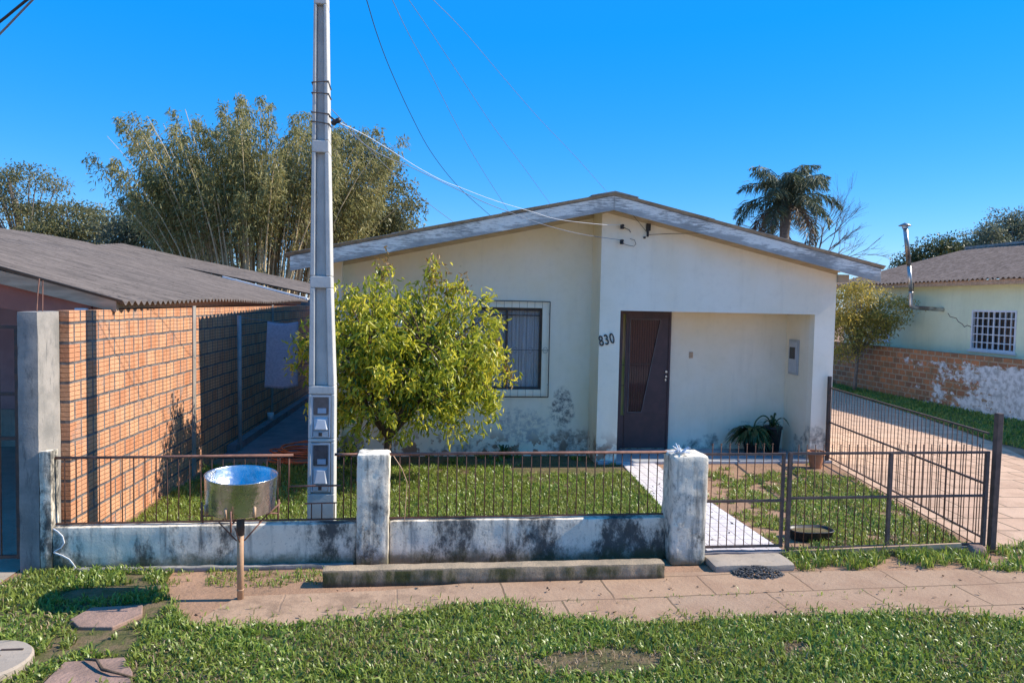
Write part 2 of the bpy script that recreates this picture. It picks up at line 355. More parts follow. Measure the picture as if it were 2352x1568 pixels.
SHARP = {'wall', 'end_stub', 'footing', 'low_wall', 'fence_pillar', 'kerb_block', 'gate_step', 'garden_edge', 'shaft'}
def link(name, me, mat, parent=None, smooth=False, base=None):
    for q in (mat if isinstance(mat, (list, tuple)) else [mat]): me.materials.append(MAT[q])
    o = bpy.data.objects.new(name, me); COL.objects.link(o)
    n = len(me.vertices); co = np.empty(n*3, np.float32); me.vertices.foreach_get('co', co); co = co.reshape(-1, 3)
    if parent is not None:
        w = Vector((0, 0, 0)); q = parent
        while q is not None: w += q.location; q = q.parent
        co -= np.array(w, np.float32)
        o.parent = parent
    else:
        b = base if base is not None else ((co[:, 0].min()+co[:, 0].max())/2, (co[:, 1].min()+co[:, 1].max())/2, co[:, 2].min())
        b = np.array(b, np.float32); co -= b; o.location = Vector([float(v) for v in b])
    me.vertices.foreach_set('co', co.ravel()); me.update()
    if smooth:
        me.polygons.foreach_set('use_smooth', np.ones(len(me.polygons), bool))
        if name == 'roof': me.set_sharp_from_angle(angle=R(55))
        if name in SHARP: me.set_sharp_from_angle(angle=R(28))
    return o

def tag(o, label=None, cat=None, group=None, kind=None):
    if label: o['label'] = label
    if cat: o['category'] = cat
    if group: o['group'] = group
    if kind: o['kind'] = kind
    return o
def thing(name, loc, label, cat, group=None):
    o = bpy.data.objects.new(name, None); COL.objects.link(o); o.location = loc; o.empty_display_size = .2
    return tag(o, label, cat, group)

class MB:
    def __init__(s): s.v = []; s.f = []
    def add(s, vs, fs):
        k = len(s.v); s.v += [tuple(v) for v in vs]; s.f += [tuple(i+k for i in f) for f in fs]; return s
    def box(s, x0, x1, y0, y1, z0, z1):
        return s.add([(x0,y0,z0),(x1,y0,z0),(x1,y1,z0),(x0,y1,z0),(x0,y0,z1),(x1,y0,z1),(x1,y1,z1),(x0,y1,z1)],
                     [(0,3,2,1),(4,5,6,7),(0,1,5,4),(1,2,6,5),(2,3,7,6),(3,0,4,7)])
    def hexa(s, b, tp):      # two quads, bottom and top
        return s.add(list(b)+list(tp), [(0,3,2,1),(4,5,6,7),(0,1,5,4),(1,2,6,5),(2,3,7,6),(3,0,4,7)])
    def bar(s, a, b, w, h, upv=(0, 0, 1)):   # rectangular bar between two points
        a, b = Vector(a), Vector(b); d = (b-a).normalized(); u = Vector(upv)
        if abs(d.dot(u)) > .95: u = Vector((0, 1, 0))
        sx = d.cross(u).normalized()*w/2; sy = sx.cross(d).normalized()*h/2
        return s.hexa([a-sx-sy, a+sx-sy, a+sx+sy, a-sx+sy], [b-sx-sy, b+sx-sy, b+sx+sy, b-sx+sy])
    def tube(s, pts, r, n=8, cap=True):
        pts = [Vector(p) for p in pts]; rs = r if isinstance(r, (list, tuple)) else [r]*len(pts)
        k = len(s.v); ref = None
        for i, p in enumerate(pts):
            d = (pts[min(i+1, len(pts)-1)]-pts[max(i-1, 0)])
            if d.length < 1e-9: d = Vector((0, 0, 1))
            d.normalize()
            if ref is None: ref = Vector((1, 0, 0)) if abs(d.x) < .8 else Vector((0, 1, 0))
            a = (ref-d*ref.dot(d)).normalized(); b = d.cross(a); ref = a
            for j in range(n):
                an = 2*math.pi*j/n; s.v.append(tuple(p+a*math.cos(an)*rs[i]+b*math.sin(an)*rs[i]))
        for i in range(len(pts)-1):
            for j in range(n):
                s.f.append((k+i*n+j, k+i*n+(j+1) % n, k+(i+1)*n+(j+1) % n, k+(i+1)*n+j))
        if cap:
            s.f.append(tuple(k+j for j in reversed(range(n)))); e = k+(len(pts)-1)*n; s.f.append(tuple(e+j for j in range(n)))
        return s
    def lathe(s, c, prof, n=24, tilt=None):
        k = len(s.v); c = Vector(c)
        for r, z in prof:
            for j in range(n):
                a = 2*math.pi*j/n; p = Vector((r*math.cos(a), r*math.sin(a), z))
                if tilt is not None: p = tilt @ p
                s.v.append(tuple(c+p))
        for i in range(len(prof)-1):
            for j in range(n): s.f.append((k+i*n+j, k+i*n+(j+1) % n, k+(i+1)*n+(j+1) % n, k+(i+1)*n+j))
        return s
    def prism_xz(s, poly, y0, y1):           # polygon in xz (counter-clockwise seen from -y), from y0 to y1
        n = len(poly); vs = [(x, y0, z) for x, z in poly]+[(x, y1, z) for x, z in poly]
        fs = [tuple(range(n)), tuple(range(2*n-1, n-1, -1))]+[(i, i+n, (i+1) % n+n, (i+1) % n) for i in range(n)]
        return s.add(vs, fs)
    def prism_xy(s, poly, z0, z1):
        n = len(poly); vs = [(x, y, z0) for x, y in poly]+[(x, y, z1) for x, y in poly]
        fs = [tuple(reversed(range(n))), tuple(range(n, 2*n))]+[(i, (i+1) % n, (i+1) % n+n, i+n) for i in range(n)]
        return s.add(vs, fs)
    def wall_xz(s, x0, x1, z0, top, y, th, holes=(), brk=()):
        """wall facing -y with rectangular holes (hx0,hx1,hz0,hz1); top is a function of x"""
        xs = sorted({x0, x1, *brk, *[h[0] for h in holes], *[h[1] for h in holes]}); xs = [x for x in xs if x0 <= x <= x1]
        for a, b in zip(xs[:-1], xs[1:]):
            hs_ = sorted([h for h in holes if h[0] < (a+b)/2 < h[1]], key=lambda h: h[2]); lo = z0
            segs = []
            for h in hs_:
                if h[2] > lo: segs.append((lo, lo, h[2], h[2]))
                lo = h[3]
            segs.append((lo, lo, top(a), top(b)))
            for l0, l1, t0, t1 in segs:
                s.add([(a,y,l0),(b,y,l1),(b,y,t1),(a,y,t0)], [(0,1,2,3)])
                s.add([(a,y+th,l0),(b,y+th,l1),(b,y+th,t1),(a,y+th,t0)], [(3,2,1,0)])
            s.add([(a,y,top(a)),(b,y,top(b)),(b,y+th,top(b)),(a,y+th,top(a))], [(0,1,2,3)])
        for h in holes:
            X0, X1, Z0, Z1 = h
            s.add([(X0,y,Z0),(X0,y,Z1),(X0,y+th,Z1),(X0,y+th,Z0)], [(0,1,2,3)])
            s.add([(X1,y,Z0),(X1,y,Z1),(X1,y+th,Z1),(X1,y+th,Z0)], [(3,2,1,0)])
            s.add([(X0,y,Z1),(X1,y,Z1),(X1,y+th,Z1),(X0,y+th,Z1)], [(3,2,1,0)])
            if Z0 > z0+.005: s.add([(X0,y,Z0),(X1,y,Z0),(X1,y+th,Z0),(X0,y+th,Z0)], [(0,1,2,3)])
        for x in (x0, x1): s.add([(x,y,z0),(x,y+th,z0),(x,y+th,top(x)),(x,y,top(x))], [(0,1,2,3)])
        return s
    def sphere(s, c, r, n=8, m_=6, sz=1):
        return s.lathe(c, [(r*math.sin(math.pi*i/m_)+1e-5, -r*sz*math.cos(math.pi*i/m_)) for i in range(m_+1)], n)
    def mesh(s, name):
        me = bpy.data.meshes.new(name); me.from_pydata(s.v, [], s.f); me.update(); return me
    def build(s, name, mat, parent=None, smooth=False, base=None, bevel=0):
        o = link(name, s.mesh(name), mat, parent, smooth, base)
        if bevel:
            b = o.modifiers.new('bevel', 'BEVEL'); b.width = bevel; b.segments = 2; b.limit_method = 'ANGLE'
        return o

def rough_box(x0, x1, y0, y1, z0, z1, r=.02, amp=.008, step=.04, sc=6, seed=0, amp2=.004):
    """a rounded, slightly lumpy block"""
    c = Vector(((x0+x1)/2, (y0+y1)/2, (z0+z1)/2)); hx, hy, hz = (x1-x0)/2, (y1-y0)/2, (z1-z0)/2
    mb = MB()
    def put(u0, v0, u1, v1, fn):
        nu = max(2, int((u1-u0)/step)); nv = max(2, int((v1-v0)/step)); k = len(mb.v)
        for i in range(nu+1):
            for j in range(nv+1):
                p = Vector(fn(u0+(u1-u0)*i/nu, v0+(v1-v0)*j/nv))
                q = Vector((max(-hx+r, min(hx-r, p.x)), max(-hy+r, min(hy-r, p.y)), max(-hz+r, min(hz-r, p.z))))
                d = p-q
                if d.length > 1e-9: p = q+d.normalized()*r
                w = p+c
                nn = mnoise.noise_vector(w*sc+Vector((seed*3.1, 0, 0)))*amp+mnoise.noise_vector(w*sc*4)*amp2
                mb.v.append(tuple(w+nn))
        for i in range(nu):
            for j in range(nv):
                a = k+i*(nv+1)+j; mb.f.append((a, a+nv+1, a+nv+2, a+1))
    put(-hx, -hz, hx, hz, lambda u, v: (u, -hy, v)); put(-hx, -hz, hx, hz, lambda u, v: (-u, hy, v))
    put(-hy, -hz, hy, hz, lambda u, v: (hx, u, v)); put(-hy, -hz, hy, hz, lambda u, v: (-hx, -u, v))
    put(-hx, -hy, hx, hy, lambda u, v: (u, v, hz)); put(-hx, -hy, hx, hy, lambda u, v: (u, -v, -hz))
    me = mb.mesh('block')
    import bmesh
    bm = bmesh.new(); bm.from_mesh(me); bmesh.ops.remove_doubles(bm, verts=bm.verts, dist=1e-4); bmesh.ops.recalc_face_normals(bm, faces=bm.faces); bm.to_mesh(me); bm.free()
    return me

# numpy helpers -----------------------------------------------------
def vnoise(x, y, sc, seed=0):
    x = np.asarray(x)*sc; y = np.asarray(y)*sc; xi = np.floor(x).astype(int); yi = np.floor(y).astype(int)
    fx = x-xi; fy = y-yi; fx = fx*fx*(3-2*fx); fy = fy*fy*(3-2*fy)
    def h(a, b):
        q = (a*374761393+b*668265263+seed*974634777) & 0xffffffff; q = ((q ^ (q >> 13))*1274126177) & 0xffffffff
        return ((q ^ (q >> 16)) & 0xffff)/65535.0
    return (h(xi, yi)*(1-fx)+h(xi+1, yi)*fx)*(1-fy)+(h(xi, yi+1)*(1-fx)+h(xi+1, yi+1)*fx)*fy
def inpoly(x, y, poly):
    c = np.zeros(len(x), bool); n = len(poly)
    for i in range(n):
        x0, y0 = poly[i]; x1, y1 = poly[(i+1) % n]
        if y0 == y1: continue
        t_ = ((y0 > y) != (y1 > y)) & (x < (x1-x0)*(y-y0)/(y1-y0)+x0); c ^= t_
    return c
def unit(a): return a/np.maximum(np.linalg.norm(a, axis=1, keepdims=True), 1e-9)

def kites(base, dirs, Ln, Wd, droop=.15, rng=RNG):
    """simple pointed leaves: 4 vertices each"""
    n = len(base); dirs = unit(dirs); rv = rng.normal(size=(n, 3)); side = unit(np.cross(dirs, rv))
    nor = np.cross(side, dirs)
    Ln = np.broadcast_to(np.asarray(Ln, float), (n,))[:, None]; Wd = np.broadcast_to(np.asarray(Wd, float), (n,))[:, None]
    mid = base+dirs*Ln*.45+nor*Ln*.05
    tip = base+dirs*Ln; tip[:, 2] -= (Ln[:, 0]*droop)
    v = np.stack([base, mid-side*Wd/2, tip, mid+side*Wd/2], 1).reshape(-1, 3)
    f = np.arange(n*4).reshape(n, 4); return v, [f]
def broad_leaves(base, dirs, Ln, Wd, rng=RNG, fold=.25, curl=.18):
    n = len(base); dirs = unit(dirs); rv = rng.normal(size=(n, 3)); side = unit(np.cross(dirs, rv)); nor = np.cross(side, dirs)
    Ln = np.asarray(Ln)[:, None]; Wd = np.asarray(Wd)[:, None]
    def P(t_, w, lift): return base+dirs*Ln*t_+side*Wd*w+nor*(Wd*lift)-nor*Ln*curl*t_*t_
    vs = [P(0, 0, 0), P(.3, -.46, fold), P(.68, -.38, fold), P(1, 0, 0), P(.68, .38, fold), P(.3, .46, fold), P(.5, 0, 0)]
    v = np.stack(vs, 1).reshape(-1, 3); k = (np.arange(n)*7)[:, None]
    f = np.concatenate([k+np.array([[0, 6, 2, 1]]), k+np.array([[6, 3, 3, 2]])[:, [0, 1, 3]].repeat(1, 0)[:, [0, 1, 2]][:, [0, 1, 2, 2]]], 0) if False else None
    q = [k+np.array([0, 1, 2, 6]), k+np.array([0, 6, 4, 5])]; tr = [k+np.array([6, 2, 3]), k+np.array([6, 3, 4])]
    return v, [np.concatenate(q), np.concatenate(tr)]
def blades(x, y, z, ln, wd, lean, rng=RNG):
    n = len(x); a = rng.uniform(0, 2*np.pi, n); d = np.stack([np.cos(a), np.sin(a), np.zeros(n)], 1)
    th = a+rng.normal(0, .5, n)+np.pi/2; s_ = np.stack([np.cos(th), np.sin(th), rng.normal(0, .25, n)], 1)*np.asarray(wd)[:, None]/2
    b = np.stack([x, y, z], 1); ln = np.asarray(ln)[:, None]; le = np.asarray(lean)[:, None]
    upv = np.array([[0, 0, 1.0]])
    m1 = b+(upv*np.sqrt(np.maximum(1-le*le*.5, .05))*.55+d*le*.35)*ln
    tp = b+(upv*np.sqrt(np.maximum(1-le*le, .02))*.85+d*le)*ln
    v = np.stack([b-s_*.7, b+s_*.7, m1+s_, m1-s_, tp], 1).reshape(-1, 3); k = (np.arange(n)*5)[:, None]
    return v, [k+np.array([0, 1, 2, 3]), k+np.array([3, 2, 4])]

# ------------------------------------------------------------------ ground, paving, grass
def sheet(name, poly, z, mat, kind='structure'):
    me = bpy.data.meshes.new(name); me.from_pydata([(x, y, z) for x, y in poly], [], [tuple(range(len(poly)))]); me.update()
    return tag(link(name, me, mat), kind=kind)
sheet('ground', [(-400, -400), (400, -400), (400, 600), (-400, 600)], 0.0, 'bare_soil')
sheet('road', [(-200, -6), (200, -6), (200, 2.6), (-200, 2.6)], 0.004, 'pale_road')
tag(MB().box(-200, 200, 2.6, 2.75, 0, .13).build('kerb', 'slab_concrete'), kind='structure')
tag(MB().prism_xy([(-1.9, 5.3), (12, 5.2), (12, 6.35), (6.2, 6.45), (2.3, 6.62), (.6, 6.5), (-.3, 6.35), (-1.5, 6.30)], 0, .012).build('sidewalk', 'sidewalk_stone'), kind='structure')
sheet('driveway', [(5.99, 7.15), (11.0, 7.0), (10.55, 11.75), (11.02, 12.9), (12.0, 16.8), (12.9, 21.7), (12.6, 30), (6.9, 30), (6.72, 11.4)], .008, 'driveway_stone')
tag(MB().prism_xy([(2.93, 7.02), (3.74, 7.02), (3.70, 9.2), (3.70, 11.38), (3.17, 11.38), (3.00, 8.9)], 0, .02).build('garden_path', 'path_tile'), kind='structure')
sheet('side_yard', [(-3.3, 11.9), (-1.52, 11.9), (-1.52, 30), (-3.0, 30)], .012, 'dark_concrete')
sheet('left_driveway', [(-14, 6.6), (-3.58, 6.6), (-3.58, 14), (-14, 14)], .010, 'slab_concrete')
FAR = [(-2.19, 6.656), (-1.937, 6.085), (-1.727, 5.826), (-1.314, 5.719), (-.871, 5.78), (-.342, 5.846), (.02, 5.90), (.20, 6.0), (.42, 6.06), (.80, 6.02),
       (1.047, 5.772), (1.509, 5.607), (2.07, 5.582), (2.6, 5.635), (3.36, 5.64), (4.11, 5.604), (4.95, 5.407), (7.5, 5.2)]
FAR = FAR[:2]+[(a, b-.07) for a, b in FAR[2:]]
VERGE = [(-6, 3.2), (-6, 6.55), (-3.55, 6.6), (-3.45, 6.95), (-3.1, 6.97), (-2.2, 6.95)]+FAR+[(7.5, 3.2)]
sheet('verge', VERGE, .016, 'thatch_soil')
YARD = [(-3.2, 7.15), (2.9, 7.15), (3.0, 8.9), (3.15, 11.3), (2.75, 11.35), (2.75, 11.95), (-1.5, 11.95), (-1.6, 11.4), (-3.1, 11.4)]
YARD_R = [(3.76, 7.1), (5.85, 7.1), (6.6, 11.2), (3.74, 11.3)]
sheet('garden_lawn', YARD, .004, 'thatch_soil')
SIDE = [(11.3, 11), (13.9, 11), (13.95, 26), (13.0, 26), (12.9, 21.7), (12.05, 16.9), (11.1, 12.9)]
sheet('side_lawn', SIDE, .004, 'thatch_soil')

SLAB_POLY = [[(-2.62, 5.86), (-2.56, 6.08), (-2.18, 6.10), (-2.12, 5.92), (-2.25, 5.70), (-2.5, 5.72)],
             [(-2.36, 5.19), (-1.99, 5.23), (-1.86, 5.02), (-1.80, 4.86), (-2.36, 4.80)]]
SHADE_BARE = [(-2.9, 6.42), (-2.62, 6.62), (-2.35, 6.60), (-2.25, 6.40), (-2.6, 6.30)]
def scatter(poly, dens, rng=RNG):
    xs = [p[0] for p in poly]; ys = [p[1] for p in poly]
    n = int(dens*(max(xs)-min(xs))*(max(ys)-min(ys)))
    x = rng.uniform(min(xs), max(xs), n); y = rng.uniform(min(ys), max(ys), n)
    k = inpoly(x, y, poly); return x[k], y[k]
def grass(name, x, y, ln, wd, mat, z=.0, lean=(.25, .95), label=None):
    n = len(x); le = RNG.uniform(*lean, n)
    v, p = blades(x, y, np.full(n, z), ln*RNG.uniform(.4, 1.5, n)*np.where(RNG.random(n) < .04, 1.5, 1), wd*RNG.uniform(.35, 1.3, n), le)
    return tag(link(name, rawmesh(name, v, p), mat), label, 'grass', kind='stuff')
# street verge
VG = [(max(-4.6, a), b) for a, b in VERGE]; VG = [(-4.6, 4.1)]+[(a, b) for a, b in VG[1:-1]]+[(7.0, 5.3), (7.0, 4.1)]
x, y = scatter(VG, 5000)
x2 = x+(vnoise(x, y, 3, 5)-.5)*.3; y2 = y+(vnoise(x, y, 3.3, 9)-.5)*.16
keep = np.ones(len(x), bool)
for sp in SLAB_POLY+[SHADE_BARE]: keep &= ~(inpoly(x+(vnoise(x, y, 9, 3)-.5)*.12, y+(vnoise(x, y, 9, 4)-.5)*.12, sp))
keep &= np.hypot(x+2.86, y-5.15) > .30
bare = np.exp(-(((x-1.25)/.75)**2+((y-4.92)/.17)**2))+.7*np.exp(-(((x-2.9)/.55)**2+((y-5.02)/.1)**2))
tuft = vnoise(x, y, 4.0, 1)*.6+vnoise(x, y, 11, 2)*.4
sparse = np.where(x < -2.0, .36, .12)+.10*(vnoise(x, y, 1.4, 77) > .66)
sparse = np.where((x < -2.0) & (y > 6.55), .30, sparse)
keep &= (tuft-bare*.75 > sparse)
gx, gy = x[keep], y[keep]
mix = RNG.random(len(gx)) < .06+.22*(vnoise(gx, gy, 1.7, 14) > .62)
hgt = .046+.028*vnoise(gx, gy, 2.2, 8)
grass('verge_grass', gx[~mix], gy[~mix], hgt[~mix], .0135, 'grass_blade', .012, label='broad bladed green grass on the street verge')
bx, by = scatter([(.2, 4.75), (2.4, 4.75), (3.6, 4.95), (3.4, 5.12), (2, 5.1), (.3, 5.12)], 1500)
grass('dry_grass', np.concatenate([gx[mix], bx]), np.concatenate([gy[mix], by]), .05, .008, 'dry_blade', .012, label='dry straw coloured grass thinning out on the verge')
# front garden
x, y = scatter(YARD, 2600)
tuft = vnoise(x, y, 3.2, 21)*.55+vnoise(x, y, 10, 22)*.45
dirt = 1.0*np.exp(-(((x-2.3)/1.1)**2+((y-11.1)/.45)**2))+np.where(y > 11.25, .45, 0)+np.where(x < -2.9, .1, 0)
k = tuft-dirt*.8 > .25+.12*(vnoise(x, y, 1.2, 78) > .68)
grass('lawn_grass', x[k], y[k], .06+.02*vnoise(x[k], y[k], 2, 5), .012, 'grass_blade', .0, label='green lawn grass in the front garden behind the fence')
x, y = scatter(YARD_R, 2600)
tuft = vnoise(x, y, 3.2, 31)*.5+vnoise(x, y, 9, 32)*.5
dirt = .55*np.exp(-(((y-11.0)/.5)**2))+.28*np.exp(-(((x-3.95)/.25)**2))+.12*np.exp(-(((x-4.4)/.6)**2+((y-9.8)/1.0)**2))
k = tuft-dirt > .27
grass('garden_grass', x[k], y[k], .06, .013, 'grass_blade', .0, label='patchy green grass right of the tiled garden path')
x, y = scatter(SIDE, 700); k = vnoise(x, y, 3, 41)*.5+vnoise(x, y, 8, 42)*.5 > .27
grass('strip_grass', x[k], y[k], .09, .022, 'grass_blade', .0, label='grass strip along the foot of the peeling brick wall')
# weeds in front of the gate and by the low wall
WEED = [(3.62, 6.55), (3.66, 6.98), (5.8, 6.98), (6.9, 7.25), (7.4, 7.2), (7.2, 6.5), (5.9, 6.35), (4.8, 6.6)]
x, y = scatter(WEED, 2600); k = (vnoise(x, y, 4, 51)*.5+vnoise(x, y, 11, 52)*.5-np.where(x < 5.4, (6.9-y)*.55, 0) > .36)
grass('weed_grass', x[k], y[k], .085+.06*vnoise(x[k], y[k], 3, 3), .013, 'grass_blade', .0, (.2, .9), label='weedy grass growing under the big iron gate')
x, y = scatter([(-2.2, 6.6), (-.85, 6.45), (-.85, 6.92), (-2.2, 6.94)], 2200); k = vnoise(x, y, 4, 61)*.5+vnoise(x, y, 10, 62)*.5 > .52
x3, y3 = scatter([(-1.6, 5.9), (5, 5.9), (5, 6.4), (-1.6, 6.3)], 260); k3 = np.abs(y3-(6.02+.03*np.sin(x3*3))) < .035
grass('foot_grass', np.concatenate([x[k], x3[k3]]), np.concatenate([y[k], y3[k3]]), .05, .010, 'grass_blade', .0, label='thin grass along the foot of the stained low wall')

# stray blades creeping over the paving edge and leaf litter
ex = RNG.uniform(-2.0, 6.9, 2600); fx_ = np.interp(ex, [p[0] for p in FAR], [p[1] for p in FAR]); ey = fx_+np.abs(RNG.normal(0, .10, len(ex)))-.02
k = vnoise(ex, ey, 6, 71) > .45
grass('edge_grass', ex[k], ey[k], .05, .010, 'grass_blade', .012, label='stray grass creeping over the edge of the pavement')
lx = np.concatenate([RNG.uniform(-2, 6.5, 90), RNG.uniform(2.9, 6, 160)]); ly = np.concatenate([RNG.uniform(5.55, 6.75, 90), RNG.uniform(7.2, 11, 160)])
ld = RNG.normal(0, 1, (len(lx), 3)); ld[:, 2] = np.abs(ld[:, 2])*.25
v, p = kites(np.stack([lx, ly, np.full(len(lx), .02)], 1), ld, RNG.uniform(.02, .055, len(lx)), RNG.uniform(.012, .028, len(lx)), 0)
tag(link('leaf_litter', rawmesh('leaf_litter', v, p), 'litter_leaf'), 'dry brown leaf litter scattered over the pavement', 'leaf litter', kind='stuff')
# loose slabs, manhole, gravel
for i, sp in enumerate(SLAB_POLY):
    tag(MB().prism_xy(sp, .0, .045-.01*i).build('stone_slab', 'stone_red', bevel=.008),
        ['reddish stone slab sunk in the grass left of the bin', 'broken reddish stone slab beside the round manhole cover'][i], 'stone', 'stone slabs in the verge')
mh = thing('manhole_cover', (-2.86, 5.15, 0), 'round concrete manhole cover standing proud of the grass', 'manhole')
MB().lathe((-2.86, 5.15, 0), [(.30, 0), (.30, .07), (.287, .085), (.0001, .088)], 48).build('disc', 'slab_concrete', mh, False)
for a in ((-2.80, -2.66, 5.27, 5.285), (-2.84, -2.76, 5.18, 5.195)): MB().box(*a, .086, .094).build('handle_slot', 'dark_iron', mh)
tag(MB().tube([(-2.22, 5.18, .05), (-2.12, 5.11, .075), (-2.05, 5.02, .055), (-1.95, 4.96, .06), (-1.8, 4.93, .03)], [.008, .01, .012, .009, .006], 6).build('stick', 'bark', smooth=True), 'dark crooked twig lying across the broken slab', 'twig')
def gravel():
    vs, fs = [], []; mb = MB(); rg = random.Random(3)
    for i in range(420):
        a = rg.uniform(0, 6.28); q = math.sqrt(rg.random()); x_, y_ = 3.17+.26*q*math.cos(a), 6.53+.15*q*math.sin(a)
        r_ = rg.uniform(.008, .018); z_ = .07*(1-q*q)+.004
        mb.sphere((x_, y_, z_), r_, 5, 3, .7)
    return mb
tag(gravel().build('gravel_heap', 'gravel_grey'), 'small heap of dark gravel in front of the gate step', 'gravel', kind='stuff')

# ------------------------------------------------------------------ front fence
zw = .405
lw = thing('low_wall', (-2.0, 7.06, 0), 'cracked stained low wall with tall thin end stub, left of the pole', 'wall', 'low plaster walls of the fence')
link('wall', rough_box(-3.27, -.588, 7.0, 7.13, 0, zw, .012, .006, .04, 2, 1, .004), 'stained_plaster', lw, True)
link('end_stub', rough_box(-3.372, -3.272, 6.985, 7.14, 0, 1.10, .012, .006, .03, 5, 2), 'stained_plaster', lw, True)
link('footing', rough_box(-3.1, -.60, 6.93, 6.998, 0, .045, .012, .010, .05, 5, 3), 'post_concrete', lw, True)
crk = MB()
pts = [(-3.262, .40), (-3.225, .375), (-3.185, .33), (-3.17, .27), (-3.20, .225), (-3.245, .20), (-3.26, .185), (-3.19, .155), (-3.13, .12), (-3.10, .08), (-3.07, .03)]
for (a0, a1), (b0, b1) in zip(pts[:-1], pts[1:]): crk.bar((a0, 6.994, a1), (b0, 6.994, b1), .010, .008, (0, 1, 0))
crk.build('broken_edge', 'white_paint', lw)
mw = tag(link('low_wall', rough_box(-.282, 2.42, 7.0, 7.13, 0, .42, .012, .006, .04, 2, 5, .004), 'stained_plaster', None, True),
         'stained low wall between the two pillars, behind the concrete kerb block', 'wall', 'low plaster walls of the fence')
p1 = tag(link('fence_pillar', rough_box(-.585, -.284, 6.93, 7.20, 0, 1.075, .028, .006, .03, 4, 7, .005), 'stained_plaster', None, True),
         'slim blackened fence pillar next to the utility pole', 'pillar', 'fence pillars')
p2 = tag(link('fence_pillar', rough_box(2.42, 2.772, 6.80, 7.14, 0, 1.075, .032, .008, .03, 4, 9, .006), 'stained_plaster', None, True),
         'fence pillar with crumbling base beside the small gate', 'pillar', 'fence pillars')
tag(link('kerb_block', rough_box(-.83, 2.25, 6.465, 6.615, 0, .152, .014, .004, .03, 4, 11, .004), 'mossy_concrete', None, True),
    'long mossy concrete kerb block lying in front of the low wall', 'kerb block')
tag(link('gate_step', rough_box(2.78, 3.58, 6.58, 6.92, 0, .075, .02, .012, .05, 4, 13), 'slab_concrete', None, True), 'worn concrete step below the small gate', 'step')
tag(link('garden_edge', rough_box(2.78, 5.9, 6.97, 7.06, 0, .06, .015, .012, .06, 4, 15), 'dark_concrete', None, True), 'dark concrete edging strip under the gates', 'edging')
wr = random.Random(4)
tag(MB().tube([(-.25, 6.99, 1.05), (-.17, 6.98, .93), (-.12, 6.98, .8), (-.13, 6.98, .6), (-.14, 6.98, .43)], .004, 5).build('wire_scrap', 'tan_pipe'), 'thin loose wire hanging from the slim pillar', 'wire')
cl = MB()
for i in range(34):
    a = wr.uniform(0, 6.28); s0 = Vector((2.50, 6.87, 1.08)); d1 = Vector((math.cos(a), math.sin(a)*.6, wr.uniform(.1, 1))).normalized()*wr.uniform(.05, .13)
    cl.tube([s0, s0+d1*.6+Vector((0, 0, .01)), s0+d1], .006, 4)
tag(cl.build('wire_tangle', 'cable_white'), 'pale wire tangle on top of the gate pillar', 'wire')

def bar_mesh(h, r, ball=0, n=6):
    b = MB().tube([(0, 0, 0), (0, 0, h)], r, n)
    if ball: b.sphere((0, 0, h+ball*.5), ball, 6, 4)
    me = b.mesh('bar'); me.materials.append(MAT['rust']); me.polygons.foreach_set('use_smooth', np.ones(len(me.polygons), bool)); return me
def add_bars(parent, xs, y_, z0, me, fn=None, name='bar'):
    proto = bpy.data.objects.new(name, me); first = True
    for i, xx in enumerate(xs):
        o = proto if first else proto.copy(); first = False
        COL.objects.link(o); o.parent = parent
        px, py, pz = fn(xx) if fn else (xx, y_, z0)
        o.location = Vector((px, py, pz))-parent.location
RY = 7.06
rl = thing('railing', (-2.0, RY, zw), 'rusty railing on the left low wall, cut lower around the utility pole', 'railing', 'rusty railings on the low walls')
MB().tube([(-3.28, RY, 1.027), (-1.18, RY, 1.045)], .013, 8).tube([(-.80, RY, 1.05), (-.58, RY, 1.05)], .013, 8).build('top_rail', 'rust_rail', rl, True)
MB().bar((-3.28, RY, .425), (-.58, RY, .435), .02, .014).build('bottom_rail', 'rust', rl)
MB().tube([(-1.215, RY, .75), (-.74, RY, .755)], .009, 6).tube([(-1.07, RY, .585), (-.775, RY, .59)], .007, 6).build('low_rail', 'rust_rail', rl, True)
bm_ = bar_mesh(.60, .0058)
add_bars(rl, [-3.19+.0985*i for i in range(21)], RY, .43, bm_)
add_bars(rl, [-.715, -.645], RY, .44, bm_)
add_bars(rl, [-1.01, -.915, -.80], RY, .43, bar_mesh(.16, .0055))
add_bars(rl, [-1.215, -1.30], RY, .75, bar_mesh(.29, .0055))
rm = thing('railing', (1.07, RY, .42), 'rusty railing between the two fence pillars', 'railing', 'rusty railings on the low walls')
MB().tube([(-.29, RY, 1.052), (2.44, RY, 1.062)], .014, 8).build('top_rail', 'rust_rail', rm, True)
MB().bar((-.29, RY, .437), (2.44, RY, .442), .022, .014).build('bottom_rail', 'rust', rm)
add_bars(rm, [-.19+.0905*i for i in range(29)], RY, .44, bar_mesh(.61, .0055))
# small gate
GY = 7.0
sg = thing('small_gate', (3.2, GY, .1), 'narrow rusty iron gate at the tiled path with ball topped bars', 'gate', 'iron gates')
fr = MB()
for z_ in (.115, .577, 1.05): fr.bar((2.79, GY, z_), (3.655, GY, z_), .022, .024)
fr.bar((3.635, GY, .10), (3.635, GY, 1.06), .028, .03).bar((2.80, GY, .10), (2.80, GY, 1.06), .018, .02)
fr.build('frame', 'gate_iron', sg)
add_bars(sg, [2.885+.0895*i for i in range(8)], GY, .115, bar_mesh(1.03, .0052, .010))
